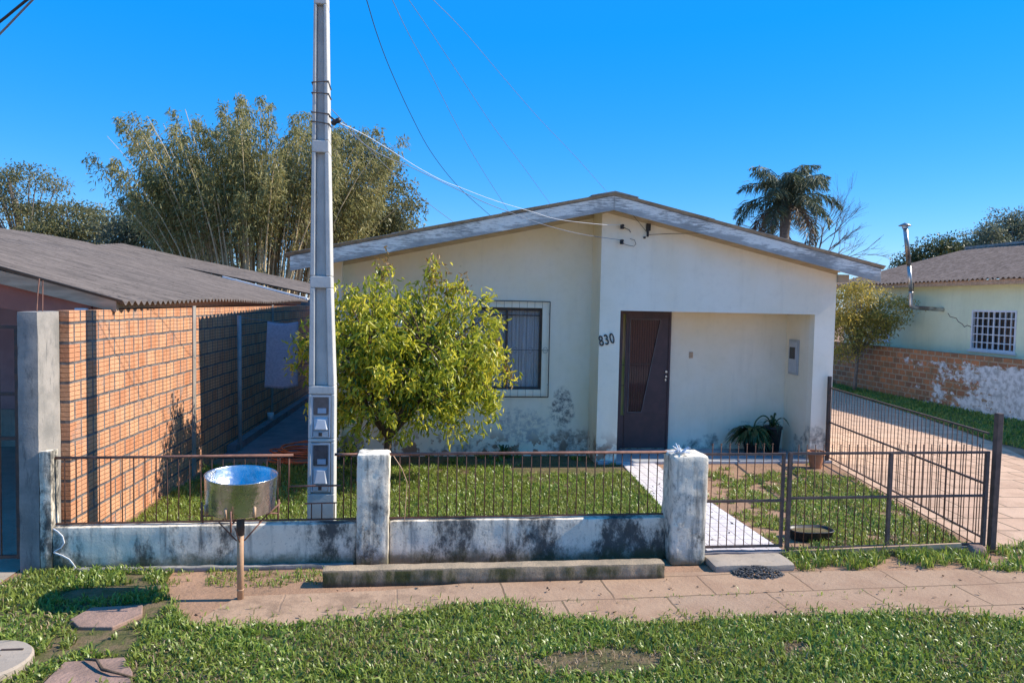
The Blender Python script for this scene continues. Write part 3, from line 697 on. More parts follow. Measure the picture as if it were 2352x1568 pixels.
# big gate
bgt = thing('big_gate', (4.8, GY, .1), 'wide rusty iron gate with mid rail beside the driveway corner', 'gate', 'iron gates')
fr = MB()
for z_ in (.085, .60, 1.055): fr.bar((3.69, GY, z_), (5.90, GY, z_+.005), .022, .024)
for x_, w_ in ((3.705, .036), (4.795, .034), (5.875, .036)): fr.bar((x_, GY, .07), (x_, GY, 1.06), w_, w_)
fr.build('frame', 'gate_iron', bgt)
MB().bar((3.72, GY-.03, .045), (5.6, GY-.03, .09), .03, .05).build('ground_beam', 'tan_wood', bgt)
add_bars(bgt, [3.79+.0905*i for i in range(11)]+[4.88+.0905*i for i in range(11)], GY, .085, bar_mesh(1.06, .0056))
sf = thing('side_railing', (6.3, 9.2, 0), 'long rusty side railing running back from gate post to porch', 'railing')
A0, A1 = Vector((5.965, 7.1, 0)), Vector((6.66, 11.38, 0))
fr = MB()
for z0_, z1_, w_ in ((1.24, 1.24, .018), (.70, .675, .022), (.12, .10, .018)): fr.bar(A0+Vector((0, 0, z0_)), A1+Vector((0, 0, z1_)), w_, w_)
fr.build('rail', 'gate_iron', sf)
add_bars(sf, [i/44 for i in range(1, 44)], 0, 0, bar_mesh(1.13, .0052), lambda t_: (A0.x+(A1.x-A0.x)*t_, A0.y+(A1.y-A0.y)*t_, .11))
tag(MB().bar((5.975, 7.0, 0), (5.985, 7.0, 1.47), .062, .062).build('gate_post', 'gate_iron', bevel=.004), 'tall square rusty gate post at the driveway corner', 'post', 'gate posts')
tag(MB().bar((6.63, 11.33, 0), (6.62, 11.33, 1.43), .05, .05).build('gate_post', 'dark_iron', bevel=.004), 'dark iron post standing against the porch corner', 'post', 'gate posts')
tag(link('rubble_stone', rough_box(5.66, 5.82, 6.86, 6.98, 0, .10, .03, .02, .03, 9, 21), 'stone_red', None, True), 'small reddish stone among weeds at the gate post', 'stone')

# ------------------------------------------------------------------ utility pole with two meters
PX, PY, PD = -1.0, 7.65, .22
pole = thing('utility_pole', (PX, PY+PD/2, 0), 'tall grey concrete utility pole with recessed panels behind the fence', 'utility pole')
def pw(z):      # left and right edge of the front face
    if z < 1.63: return -1.140+.006*(z-.2), -.868-.010*(z-.2)
    t_ = min((z-1.63)/(5.46-1.63), 2)
    return -1.131+.022*t_, -.885-.105*t_ if z > 2.65 else -.882-.028*(z-1.63)
def pwl(z): return (-1.140+.0057*z, -.866-.0228*z) 
sh = MB(); webs = MB()
segs = [(1.63, 2.62), (2.74, 3.97), (4.09, 5.42), (5.54, 7.2)]
zt = 7.4
def edges(z):
    xl = -1.141+.0058*z
    xr = -.866-.004*z if z <= 1.6 else -.872-.0675*(z-1.6)**.72*.62
    return xl, xr
def blk(z0, z1, f0, f1, y0, y1):
    l0, r0 = edges(z0); l1, r1 = edges(z1); w0, w1 = r0-l0, r1-l1
    sh.hexa([(l0+w0*f0, y0, z0), (l0+w0*f1, y0, z0), (l0+w0*f1, y1, z0), (l0+w0*f0, y1, z0)],
            [(l1+w1*f0, y0, z1), (l1+w1*f1, y0, z1), (l1+w1*f1, y1, z1), (l1+w1*f0, y1, z1)])
def blks(z0, z1, *a, n=4):
    for i in range(n): blk(z0+(z1-z0)*i/n, z0+(z1-z0)*(i+1)/n, *a)
Yb = PY+PD
blk(0, 1.63, 0, 1, PY+.045, Yb)                       # base body behind the meter recesses
blk(0, .52, 0, 1, PY, PY+.0449)
blk(.52, 1.055, 0, .13, PY, PY+.0449); blk(.52, 1.055, .86, 1, PY, PY+.0449)
blk(1.055, 1.09, 0, 1, PY, PY+.0449)
blk(1.09, 1.545, 0, .13, PY, PY+.0449); blk(1.09, 1.545, .86, 1, PY, PY+.0449); blk(1.545, 1.63, 0, 1, PY, PY+.0449)
prev = 1.63
for a, b in segs:
    if a > prev: blk(prev, a, 0, 1, PY, Yb)
    blk(a, b, 0, .235, PY, Yb); blk(a, b, .745, 1, PY, Yb); blk(a, b, .236, .744, PY+.055, Yb-.055)
    prev = b
blk(prev, zt, 0, 1, PY, Yb)
sh.build('shaft', 'pole_concrete', pole, bevel=.012)
def meter(z0, z1):
    xa, xb = -1.103, -.912; fr_ = MB()
    for a in ((xa, xa+.012, PY+.002, PY+.04, z0, z1), (xb-.014, xb, PY-.004, PY+.04, z0, z1), (xa+.012, xb-.014, PY-.004, PY+.04, z1-.016, z1), (xa+.012, xb-.014, PY+.002, PY+.04, z0, z0+.012)): fr_.box(*a)
    mt = fr_.build('meter_box', 'meter_plastic', pole)
    zm = z0+(z1-z0)*.50
    MB().box(xa+.012, xb-.014, PY+.022, PY+.044, z0+.012, z1-.016).build('cover_plate', 'meter_plastic', mt)
    MB().prism_xz([(xa+.022, zm+.022), (xa+.03, zm+.014), (xb-.034, zm+.014), (xb-.026, zm+.022), (xb-.026, z1-.034), (xb-.034, z1-.026), (xa+.03, z1-.026), (xa+.022, z1-.034)], PY+.010, PY+.0215).build('window', 'meter_glass', mt)
    MB().box(xa+.062, xb-.044, PY+.004, PY+.0095, zm+.032, zm+.085).build('dial', 'meter_body', mt)
    c0, c1 = z0+.075, zm-.02
    MB().hexa([(xa+.014, PY+.0205, c0), (xb-.016, PY+.0205, c0), (xb-.02, PY+.0205, c1+.01), (xa+.018, PY+.0205, c1+.01)],
              [(xa+.035, PY-.022, c0+.012), (xb-.036, PY-.022, c0+.012), (xb-.056, PY-.004, c1-.012), (xa+.062, PY-.004, c1-.012)]).build('hood', 'meter_plastic', mt, bevel=.004)
    MB().box(xa+.02, xb-.022, PY-.008, PY+.0215, z0+.014, z0+.062).build('base_plate', 'meter_box_grey', mt)
    MB().box(xa+.075, xb-.082, PY-.014, PY-.0085, z0+.020, z0+.055).build('latch', 'dark_iron', mt)
meter(1.10, 1.535); meter(.545, 1.045)
for z_ in (4.65, 4.55, 4.36, 4.27):
    l0, r0 = edges(z_)
    dz = wr.uniform(-.02, .02)
    q = [(l0-.006, PY-.006, z_), (r0+.006, PY-.006, z_+dz), (r0+.006, Yb+.006, z_), (l0-.006, Yb+.006, z_-dz), (l0-.006, PY-.006, z_)]
    MB().tube(q, .006, 6).build('wire_band', 'dark_iron', pole)
l0, r0 = edges(4.28)
MB().tube([(r0, PY+.05, 4.34), (r0+.06, PY+.03, 4.30)], .01, 6).lathe((r0+.07, PY+.03, 4.285), [(.001, -.05), (.022, -.05), (.03, -.02), (.022, 0), (.03, .02), (.022, .05), (.001, .05)], 10, Matrix.Rotation(R(60), 3, 'Y')).build('insulator', 'black_plastic', pole, True)

# ------------------------------------------------------------------ house
RX, RZ, SL, SR, YF = 2.85, 4.17, .219, .225, 11.0
def rz(x): return RZ-(RX-x)*SL if x < RX else RZ-(x-RX)*SR
house = thing('house', (2.8, 12.0, 0), 'single storey cream plastered house with low gable roof and recessed porch', 'house')
YB = 20.0
WIN = (.80, 1.955, 1.10, 2.44)
lwm = MB().wall_xz(-1.25, 2.77, 0, lambda x: rz(x)-.14, 12.0, .15, [WIN])
lwm.box(-1.55, -1.30, 12.0, YB, 0, rz(-1.5)-.14)
lwm.build('left_wall', 'cream_plaster', house)
MB().prism_xz([(-1.55, 0), (-1.2501, 0), (-1.2501, rz(-1.25)-.14), (-1.55, rz(-1.55)-.14)], 11.80, 12.0).build('pilaster', 'white_plaster', house)
OP = (3.105, 6.36, .0, 2.43)
pm = MB().wall_xz(2.77, 6.71, 0, lambda x: rz(x)-.14, 11.4, .16, [OP], [RX])
pm.add([(2.77, 11.56, 0), (2.77, 11.999, 0), (2.77, 11.999, rz(2.77)-.14), (2.77, 11.56, rz(2.77)-.14)], [(0, 3, 2, 1)])
pm.add([(6.71, 11.56, 0), (6.71, YB, 0), (6.71, YB, rz(6.71)-.14), (6.71, 11.56, rz(6.71)-.14)], [(0, 1, 2, 3)])
pm.build('porch_front', 'white_plaster', house)
pr_ = MB()
YR = 12.33
pr_.add([(3.10, YR, 0), (6.362, YR, 0), (6.362, YR, 2.432), (3.10, YR, 2.432)], [(0, 1, 2, 3)])
pr_.add([(3.10, 11.561, 0), (3.10, YR, 0), (3.10, YR, 2.44), (3.10, 11.561, 2.44)], [(0, 1, 2, 3)])
pr_.add([(6.362, 11.561, 0), (6.362, YR, 0), (6.362, YR, 2.44), (6.362, 11.561, 2.44)], [(3, 2, 1, 0)])
pr_.add([(3.10, 11.561, 2.432), (6.362, 11.561, 2.432), (6.362, YR, 2.432), (3.10, YR, 2.432)], [(0, 1, 2, 3)])
pr_.build('porch_recess', 'porch_plaster', house)
MB().box(2.78, 6.70, 11.30, 11.399, 0, .045).box(3.106, 6.355, 11.401, YR-.002, 0, .045).build('porch_floor', 'porch_concrete', house, bevel=.006)
MB().box(-1.4, 2.7, 16, YB, 0, 2.8).build('rear_wall', 'cream_plaster', house)

def corrugated(x_of, y0, y1, pitch=.177, amp=.024, per=8, rows=None, th=.008):
    """sheet with waves running down the slope; x_of = list of (x,z) rows along the slope"""
    n = int((y1-y0)/pitch*per); ys = np.linspace(y0, y1, n+1); w = amp*np.cos(2*np.pi*(ys-y0)/pitch)
    vs = []; 
    for (x_, z_) in x_of: vs.append(np.stack([np.full(n+1, x_), ys, z_+w], 1))
    for (x_, z_) in x_of: vs.append(np.stack([np.full(n+1, x_), ys, z_+w-th], 1))
    v = np.concatenate(vs); m_ = len(x_of); N = n+1; fs = []
    i = np.arange(n)
    for r_ in range(m_-1):
        a = r_*N+i; fs.append(np.stack([a, a+1, a+N+1, a+N], 1)); b = (m_+r_)*N+i; fs.append(np.stack([b, b+N, b+N+1, b+1], 1))
    for r_ in (0, m_-1):
        a = r_*N+i; b = (m_+r_)*N+i; fs.append(np.stack([a, b, b+1, a+1], 1))
    for c_ in (0, n):
        for r_ in range(m_-1): fs.append(np.array([[r_*N+c_, (m_+r_)*N+c_, (m_+r_+1)*N+c_, (r_+1)*N+c_]]))
    return v, fs
def merge(lst):
    V, F, k = [], [], 0
    for v, fs in lst:
        V.append(v); F += [f+k for f in fs]; k += len(v)
    return np.concatenate(V), F
def slope_rows(xa, xb, zf, n=3, lift=.014, lap=.10):
    """overlapping sheets from ridge xa to eave xb"""
    out = []
    for i in range(n):
        p, q = xa+(xb-xa)*i/n, xa+(xb-xa)*(i+1)/n; q2 = q+(lap if xb > xa else -lap)*(i < n-1)
        out.append([(p, zf(p)+lift*.2), (q2, zf(q2)+lift+.004*i*0)])
    return out
lst = [corrugated(r_, YF-.05, YB) for r_ in slope_rows(RX, -1.97, lambda x: rz(x)+.008)]+[corrugated(r_, YF-.05, YB) for r_ in slope_rows(RX, 7.27, lambda x: rz(x)+.008)]
v, f = merge(lst)
roof = link('roof', rawmesh('roof', v, f), 'roof_edge', house, True)
rc = MB()
for sx, ex in ((-1, RX-.36), (1, RX+.36)):
    rc.hexa([(RX, YF-.06, RZ+.035), (RX, YB, RZ+.035), (ex, YB, rz(ex)+.045), (ex, YF-.06, rz(ex)+.045)][::sx], [(RX, YF-.06, RZ+.055), (RX, YB, RZ+.055), (ex, YB, rz(ex)+.060), (ex, YF-.06, rz(ex)+.060)][::sx])
rc.build('ridge_cap', 'roof_edge', roof)
FB = .225
for xa, xb in ((-1.90, RX-.002), (RX+.002, 7.22)):
    za, zb = rz(xa), rz(xb)
    MB().prism_xz([(xa, za-FB), (xb, zb-FB), (xb, zb-.012), (xa, za-.012)], YF, YF+.03).build('fascia_board', 'peeling_paint_wood', house, bevel=.003)
sf_ = MB()
for xa, xb in ((-1.88, RX), (RX, 7.20)):
    za, zb = rz(xa)-.155, rz(xb)-.155
    y1_ = 11.40 if xb > 3 else 12.0
    sf_.hexa([(xa, YF+.031, za), (xb, YF+.031, zb), (xb, y1_-.001, zb), (xa, y1_-.001, za)], [(xa, YF+.031, za+.015), (xb, YF+.031, zb+.015), (xb, y1_-.001, zb+.015), (xa, y1_-.001, za+.015)])
sf_.build('soffit', 'soffit_wood', house)
tr = MB()
for xa, xb, yy in ((-1.25, 2.769, 11.97), (2.775, RX, 11.375), (RX, 6.71, 11.375)):
    tr.hexa([(xa, yy, rz(xa)-.22), (xb, yy, rz(xb)-.22), (xb, yy+.024, rz(xb)-.22), (xa, yy+.024, rz(xa)-.22)], [(xa, yy, rz(xa)-.157), (xb, yy, rz(xb)-.157), (xb, yy+.024, rz(xb)-.157), (xa, yy+.024, rz(xa)-.157)])
tr.build('eave_trim', 'soffit_wood', house)
MB().box(6.715, 6.90, 11.36, YB, rz(6.9)-.30, rz(6.9)-.17).build('beam_end', 'peeling_paint_wood', house)
MB().box(-1.75, -1.555, 11.9, YB, rz(-1.7)-.30, rz(-1.7)-.17).build('beam_end', 'peeling_paint_wood', house)

# front window
wx0, wx1, wz0, wz1 = WIN
win = MB()
for a in ((wx0, wx0+.035, wz0, wz1), (wx1-.035, wx1, wz0, wz1), (wx0+.035, wx1-.035, wz1-.05, wz1), (wx0+.035, wx1-.035, wz0, wz0+.04)): win.box(a[0], a[1], 12.03, 12.075, a[2], a[3])
win.box(1.362, 1.395, 12.025, 12.07, wz0+.04, wz1-.05).box(wx0+.035, wx1-.035, 12.032, 12.072, wz1-.13, wz1-.115)
wo = win.build('window', 'dark_iron', house)
MB().box(wx0+.035, wx1-.035, 12.08, 12.086, wz0+.04, wz1-.05).build('glass', 'window_glass', wo)
cv = MB(); n_ = 90
for i in range(n_):
    xa, xb = wx0+.02+(wx1-wx0-.04)*i/n_, wx0+.02+(wx1-wx0-.04)*(i+1)/n_
    ya, yb = 12.17+.02*math.sin(i*.9)+.01*math.sin(i*2.3), 12.17+.02*math.sin((i+1)*.9)+.01*math.sin((i+1)*2.3)
    cv.add([(xa, ya, wz0), (xb, yb, wz0), (xb, yb, wz1), (xa, ya, wz1)], [(0, 1, 2, 3)])
cv.build('curtain', 'curtain_grey', wo, True)
sr_ = MB()
for a in ((.70, wx0-.001, 1.0, 2.54), (wx1+.001, 2.055, 1.0, 2.54), (wx0-.001, wx1+.001, wz1+.001, 2.54), (wx0-.001, wx1+.001, 1.0, wz0-.001)): sr_.box(a[0], a[1], 11.975, 11.999, a[2], a[3])
sr_.build('surround', 'white_plaster', wo)
gl = MB(); GYY = 11.93
gx0, gx1, gz0, gz1 = .69, 2.068, .985, 2.548
gl.bar((gx0, GYY, gz0), (gx1, GYY, gz0), .014, .014).bar((gx0, GYY, gz1), (gx1, GYY, gz1), .014, .014).bar((gx0, GYY, gz0), (gx0, GYY, gz1), .014, .014).bar((gx1, GYY, gz0), (gx1, GYY, gz1), .014, .014)
gl.bar((gx0, GYY, 1.755), (gx1, GYY, 1.755), .007, .007)
n_ = 11
for i in range(1, n_): gl.bar((gx0+(gx1-gx0)*i/n_, GYY, gz0), (gx0+(gx1-gx0)*i/n_, GYY, gz1), .004, .004)
for i in range(n_):
    xm = gx0+(gx1-gx0)*(i+.5)/n_
    if i % 2 == 0:
        for k_ in range(8):
            a, b = k_*math.pi/4, (k_+1)*math.pi/4
            gl.bar((xm+.04*math.cos(a), GYY, 1.755+.05*math.sin(a)), (xm+.04*math.cos(b), GYY, 1.755+.05*math.sin(b)), .004, .004)
for zz in (gz0+.2, gz1-.2):
    for xx in (gx0, gx1): gl.bar((xx, GYY, zz), (xx, 12.0, zz), .008, .008)
gl.build('grille', 'black_iron_grille', wo)

# door
DY = 12.27
door = MB()
for a in ((3.345, 3.39, .045, 2.425), (4.205, 4.24, .045, 2.425), (3.39, 4.205, 2.37, 2.425), (3.455, 3.485, .07, 2.37)): door.box(a[0], a[1], DY-.01, DY+.05, a[2], a[3])
door.box(3.105, 3.345, DY, DY+.05, .045, 2.425)
dr = door.build('front_door', 'door_brown', house)
gl_poly = [(3.515, .68), (3.755, .68), (4.055, 2.29), (3.515, 2.29)]
lf = MB()
lf.prism_xz([(3.486, .07), (4.204, .07), (4.204, .679), (3.486, .679)], DY+.005, DY+.04)
lf.prism_xz([(3.755, .68), (4.204, .68), (4.204, 2.291), (4.055, 2.291)], DY+.005, DY+.04)
lf.prism_xz([(3.486, 2.292), (4.204, 2.292), (4.204, 2.369), (3.486, 2.369)], DY+.005, DY+.04)
lf.prism_xz([(3.486, .68), (3.515, .68), (3.515, 2.291), (3.486, 2.291)], DY+.005, DY+.04)
lf.box(3.39, 3.455, DY+.005, DY+.04, .07, .64)
lf.build('door_leaf', 'door_brown', dr)
MB().prism_xz(gl_poly, DY+.022, DY+.028).build('glass', 'reeded_glass', dr)
MB().box(3.39, 3.455, DY+.02, DY+.026, .64, 2.37).build('sidelight', 'reflection_pane', dr)
MB().box(3.49, 4.1, DY+.05, DY+.055, .6, 2.35).build('inner_curtain', 'curtain_red', dr)
gb = MB()
for i in range(12):
    x_ = 3.53+.0425*i; zl = .69 if x_ < 3.755 else .68+(x_-3.755)/(.30)*1.61
    if zl < 2.2: gb.bar((x_, DY+.012, zl), (x_, DY+.012, 2.28), .005, .005)
gb.bar((3.515, DY+.012, 1.52), (3.9, DY+.012, 1.52), .008, .01)
for z_ in (1.15, 1.50): gb.bar((3.39, DY+.012, z_), (3.455, DY+.012, z_), .006, .012)
gb.build('bars', 'dark_iron', dr)
ed = MB()
P_ = [(3.515, .69), (3.757, .69), (4.053, 2.285), (3.517, 2.285)]
for (a0, a1), (b0, b1) in zip(P_, P_[1:]+P_[:1]): ed.bar((a0, DY+.0, a1), (b0, DY+.0, b1), .010, .008, (0, 1, 0))
ed.bar((3.447, DY, .66), (3.447, DY, 2.36), .008, .010, (0, 1, 0))
ed.build('glazing_bead', 'bead_grey', dr)
hd = MB().lathe((4.165, DY-.02, 1.395), [(.001, -.022), (.020, -.022), (.020, .022), (.001, .022)], 12, Matrix.Rotation(R(90), 3, 'X'))
hd.lathe((4.165, DY-.02, 1.315), [(.001, -.022), (.022, -.022), (.018, .022), (.001, .022)], 12, Matrix.Rotation(R(90), 3, 'X')).box(4.152, 4.178, DY-.014, DY+.004, 1.235, 1.275)
hd.build('handle', 'steel_handle', dr)
# wall fittings
MB().box(4.60, 4.66, YR-.018, YR-.001, 1.63, 1.735).build('bell_plate', 'tan_wood', house, bevel=.003)
mbx = MB()
mx = 6.36
mbx.box(mx-.025, mx-.001, 11.86, 12.18, 1.39, 1.99)
mb_o = mbx.build('meter_cabinet', 'meter_box_grey', house, bevel=.005)
MB().box(mx-.034, mx-.026, 11.89, 12.15, 1.43, 1.95).build('cabinet_door', 'meter_plastic', mb_o, bevel=.003)
MB().box(mx-.040, mx-.035, 11.94, 12.12, 1.66, 1.86).build('window', 'dusk_pane', mb_o)
fc = bpy.data.curves.new('digits', 'FONT'); fc.body = '830'; fc.size = .235; fc.extrude = .006; fc.offset = .001; fc.space_character = 1.12
fo = bpy.data.objects.new('digits', fc); COL.objects.link(fo)
bpy.context.view_layer.update()
me = bpy.data.meshes.new_from_object(fo.evaluated_get(bpy.context.evaluated_depsgraph_get()))
bpy.data.objects.remove(fo)
me.transform(Matrix.Translation((2.782, 11.388, 1.862)) @ Matrix.Rotation(R(-14), 4, 'Y') @ Matrix.Diagonal((.68, 1, 1, 1)) @ Matrix.Rotation(R(90), 4, 'X'))
link('house_number', me, 'black_iron_grille', house)
fit = MB()
for z_ in (3.735, 3.50):
    o1 = MB().tube([(3.07, 11.40, z_), (3.07, 11.33, z_)], .012, 6).lathe((3.07, 11.31, z_), [(.001, -.035), (.028, -.035), (.034, -.012), (.02, 0), (.034, .012), (.028, .035), (.001, .035)], 12)
    io = o1.build('insulator', 'black_plastic', house, True)
MB().box(3.475, 3.535, 11.335, 11.399, 3.69, 3.80).box(3.49, 3.515, 11.36, 11.399, 3.60, 3.689).box(3.44, 3.47, 11.37, 11.399, 3.57, 3.60).build('wire_bracket', 'black_plastic', house)
MB().tube([(3.08, 11.33, 3.735), (3.14, 11.36, 3.715), (3.20, 11.37, 3.695), (3.23, 11.39, 3.66)], .005, 5).tube([(3.08, 11.33, 3.48), (3.18, 11.36, 3.455), (3.28, 11.36, 3.44), (3.31, 11.36, 3.48), (3.29, 11.37, 3.54), (3.22, 11.39, 3.56)], .004, 5) \
    .tube([(3.51, 11.37, 3.63), (3.9, 11.38, 3.66), (4.6, 11.37, 3.69), (5.0, 11.33, 3.70)], .004, 5).tube([(3.49, 11.37, 3.66), (3.35, 11.37, 3.82), (3.25, 11.37, 3.93)], .003, 5).build('wall_wire', 'cable_black', house)

# ------------------------------------------------------------------ cables
from bpy_extras.object_utils import world_to_camera_view
def ray_pt(px, py, yy):
    """place a traced cable point at its own real depth"""
    d = fw+r2*((px-1176)/1700)-u2*((py-784)/1700); t_ = yy/d.y
    return Vector((0, 0, 2.5))+d*t_
def smoothpath(pts, n=6):
    out = []; P = [pts[0]]+list(pts)+[pts[-1]]
    for i in range(1, len(P)-2):
        for k_ in range(n):
            t_ = k_/n; a, b, c, d = P[i-1], P[i], P[i+1], P[i+2]
            out.append(.5*((2*b)+(c-a)*t_+(2*a-5*b+4*c-d)*t_*t_+(3*b-a-3*c+d)*t_**3))
    out.append(P[-2]); return out
def cable(name, pix, y0, y1, mat, r, label, tail=False):
    if tail:
        (a_, b_), (c_, d_) = pix[-2:]; pix = [(2*pix[0][0]-pix[1][0], 2*pix[0][1]-pix[1][1])]*(y0 > 10)+list(pix)+[(2*c_-a_, 2*d_-b_)]
    pts = [ray_pt(a, b, y0+(y1-y0)*i/(len(pix)-1)) for i, (a, b) in enumerate(pix)]
    return tag(MB().tube(smoothpath(pts), r, 5).build(name, mat, smooth=True), label, 'cable', 'overhead cables')
cable('overhead_cable', [(842, 0), (867, 82), (897, 161), (942, 260), (990, 349), (1053, 429), (1128, 497)], 13, 30, 'cable_black', .009, 'leftmost dark overhead cable dropping steeply to the roof', tail=True)
cable('overhead_cable', [(901, 0), (939, 79), (986, 164), (1051, 291), (1099, 376), (1164, 479)], 13, 30, 'cable_grey', .0065, 'second overhead cable from the utility pole, ending at the roof', tail=True)
cable('overhead_cable', [(939, 0), (997, 85), (1065, 188), (1133, 291), (1202, 383), (1267, 473)], 13, 30, 'cable_grey', .006, 'third overhead cable from the pole, faint, ending left of the ridge', tail=True)
cable('overhead_cable', [(995, 0), (1062, 68), (1144, 164), (1236, 270), (1321, 359), (1397, 444)], 13, 30, 'cable_grey', .006, 'rightmost faint overhead cable reaching the roof ridge', tail=True)
def zc(z): return [(689+a/2.925, b/2.925) for a, b in z]
W1 = zc([(265, 825), (440, 910), (640, 1030), (800, 1130), (960, 1215), (1090, 1265), (1300, 1345), (1550, 1420), (1740, 1475), (2050, 1510), (2165, 1508)])
cable('service_cable', W1, 7.72, 11.30, 'cable_white', .0034, 'white service cable from the pole to the upper house insulator')
W2 = zc([(265, 828), (500, 1015), (760, 1130), (1000, 1245), (1240, 1360), (1420, 1430), (1640, 1510), (1900, 1575), (2165, 1614)])
cable('service_cable', W2, 7.72, 11.30, 'cable_grey', .0042, 'thin grey service cable from the pole to the lower house insulator')
W3 = zc([(212, 735), (350, 880), (520, 1060), (720, 1250), (880, 1380), (1035, 1495)])
cable('service_cable', W3, 7.75, 13, 'cable_grey', .004, 'thin cable running from the pole down behind the left roof slope', tail=True)
for (pa, pb, yy, r_, mt_, lab) in (((0, 50), (62, 0), 9.0, .016, 'cable_black', 'thick dark cable crossing the upper left sky corner'), ((0, 78), (75, 0), 9.2, .012, 'cable_grey', 'thin dark cable just below the thick one in the sky corner')):
    A_, B_ = ray_pt(*pa, yy), ray_pt(*pb, yy-.35); d_ = (B_-A_).normalized()       # a service drop to the left house
    pts = [A_-d_*2.9+Vector((0, 0, .22)), A_-d_*1.2+Vector((0, 0, .03)), A_, B_, B_+d_*3, B_+d_*9+Vector((0, 0, .5))]
    tag(MB().tube(smoothpath(pts), r_, 6).build('street_cable', mt_, smooth=True), lab, 'cable', 'overhead cables')

# ------------------------------------------------------------------ left side: brick wall, post, neighbour
def bwx(y): return -3.30+.038*(y-7.3)
bw = thing('brick_wall', (-3.3, 12, 0), 'tall orange hollow brick boundary wall with grooved bricks', 'wall')
ya, yb = 7.41, 23.0
MB().hexa([(bwx(ya)-.12, ya, 0), (bwx(ya), ya, 0), (bwx(yb), yb, 0), (bwx(yb)-.12, yb, 0)], [(bwx(ya)-.12, ya, 2.35), (bwx(ya), ya, 2.35), (bwx(yb), yb, 2.35), (bwx(yb)-.12, yb, 2.35)]).build('wall', 'hollow_brick', bw)
for y_ in (10.72, 15.3):
    MB().hexa([(bwx(y_)+.0, y_, 0), (bwx(y_)+.018, y_, 0), (bwx(y_)+.018, y_+.13, 0), (bwx(y_)+.0, y_+.13, 0)], [(bwx(y_), y_, 2.38), (bwx(y_)+.018, y_, 2.38), (bwx(y_)+.018, y_+.13, 2.38), (bwx(y_), y_+.13, 2.38)]).build('concrete_column', 'column_concrete', bw)
post = thing('concrete_post', (-3.46, 7.2, 0), 'tall weathered concrete gate post at the front end of the brick wall', 'post')
link('shaft', rough_box(-3.55, -3.376, 7.0, 7.405, 0, 2.345, .012, .003, .04, 2, 31, .0035), 'post_concrete', post, True)
MB().tube([(-3.43, 7.1, 2.33), (-3.42, 7.1, 2.5), (-3.405, 7.1, 2.64)], .006, 5).tube([(-3.405, 7.15, 2.33), (-3.40, 7.15, 2.62)], .005, 5).build('rebar', 'rust_rail', post)
lg = thing('driveway_gate', (-4.3, 7.1, 0), 'dark iron driveway gate at the far left edge', 'gate', 'iron gates')
fr = MB()
for z_ in (.12, 1.2, 1.6, 2.2): fr.bar((-5.2, 7.1, z_), (-3.57, 7.1, z_), .025, .03)
fr.bar((-3.6, 7.1, .1), (-3.6, 7.1, 2.2), .03, .03)
fr.build('frame', 'dark_iron', lg)
add_bars(lg, [-5.15+.10*i for i in range(15)], 7.1, .1, bar_mesh(2.15, .007))
# corrugated roofs of the left neighbour
nb = thing('left_house', (-6, 14, 0), 'left neighbouring house with wide sagging grey corrugated roof', 'house')
def nz(x): return 2.47+.245*(-3.16-x)
def sag(rows, y0, y1):
    v, f = corrugated(rows, y0, y1, .177, .024, 8)
    v = v.copy(); v[:, 2] += -.05*np.sin((v[:, 1]-y0)/(y1-y0)*np.pi)*np.clip((-3.3-v[:, 0])/2, 0, 1)+.02*np.sin(v[:, 1]*.9+v[:, 0])
    return v, f
NR = [(-8.9, -6.7), (-6.9, -4.85), (-5.05, -3.14)]
v, f = merge([sag([(a+(b-a)*k_/6, nz(a+(b-a)*k_/6)+.02-.004*k_+i*-.006) for k_ in range(7)], 8.25, 21.0) for i, (a, b) in enumerate(NR)])
# near edge kicks out in a slant like the photographed rake
nr = link('roof', rawmesh('roof', v, f), 'fibre_cement', nb, True)
MB().hexa([(-3.15, 20.95, nz(-3.15)+.03), (-5.4, 20.95, nz(-5.4)+.03), (-5.4, 21.15, nz(-5.4)+.03), (-3.15, 21.15, nz(-3.15)+.03)], [(-3.15, 20.95, nz(-3.15)+.075), (-5.4, 20.95, nz(-5.4)+.075), (-5.4, 21.15, nz(-5.4)+.075), (-3.15, 21.15, nz(-3.15)+.075)]).build('flashing', 'white_paint', nr)
MB().hexa([(-8.9, 8.30, nz(-8.9)-.20), (-3.22, 8.30, nz(-3.22)-.16), (-3.22, 8.36, nz(-3.22)-.16), (-8.9, 8.36, nz(-8.9)-.20)], [(-8.9, 8.30, nz(-8.9)-.03), (-3.22, 8.30, nz(-3.22)-.03), (-3.22, 8.36, nz(-3.22)-.03), (-8.9, 8.36, nz(-8.9)-.03)]).build('rake_beam', 'tan_wood', nb)
MB().box(-3.36, -3.31, 8.4, 20.9, 2.36, 2.44).build('eave_beam', 'tan_wood', nb)
MB().box(-3.49, -3.43, 8.4, 20.9, 1.2, 2.42).build('side_wall', 'red_wall', nb)
MB().prism_xz([(-12, .62), (-3.5, .62), (-3.5, 2.36), (-8.9, 3.6), (-12, 3.0)], 12.9, 13.0).build('front_wall', 'maroon_wall', nb)
MB().box(-12, -3.5, 12.88, 12.98, 0, .618).build('lit_floor_strip', 'slab_concrete', nb)  # pale strip standing in for the sunlit floor before the wall
MB().prism_xz([(-8.9, nz(-8.9)-.75), (-3.5, nz(-3.5)-.36), (-3.5, nz(-3.5)-.17), (-8.9, nz(-8.9)-.21)], 8.37, 8.41).build('gable_board', 'red_wall', nb)
MB().box(-3.62, -3.50, 8.26, 8.30, 2.32, 2.36).build('lamp_bracket', 'white_paint', nb)
shd = thing('back_shed', (-6, 24, 0), 'low shed behind the left house with a grey sheet roof', 'shed')
def shq(x): return 2.60+.20*(-2.9-x)
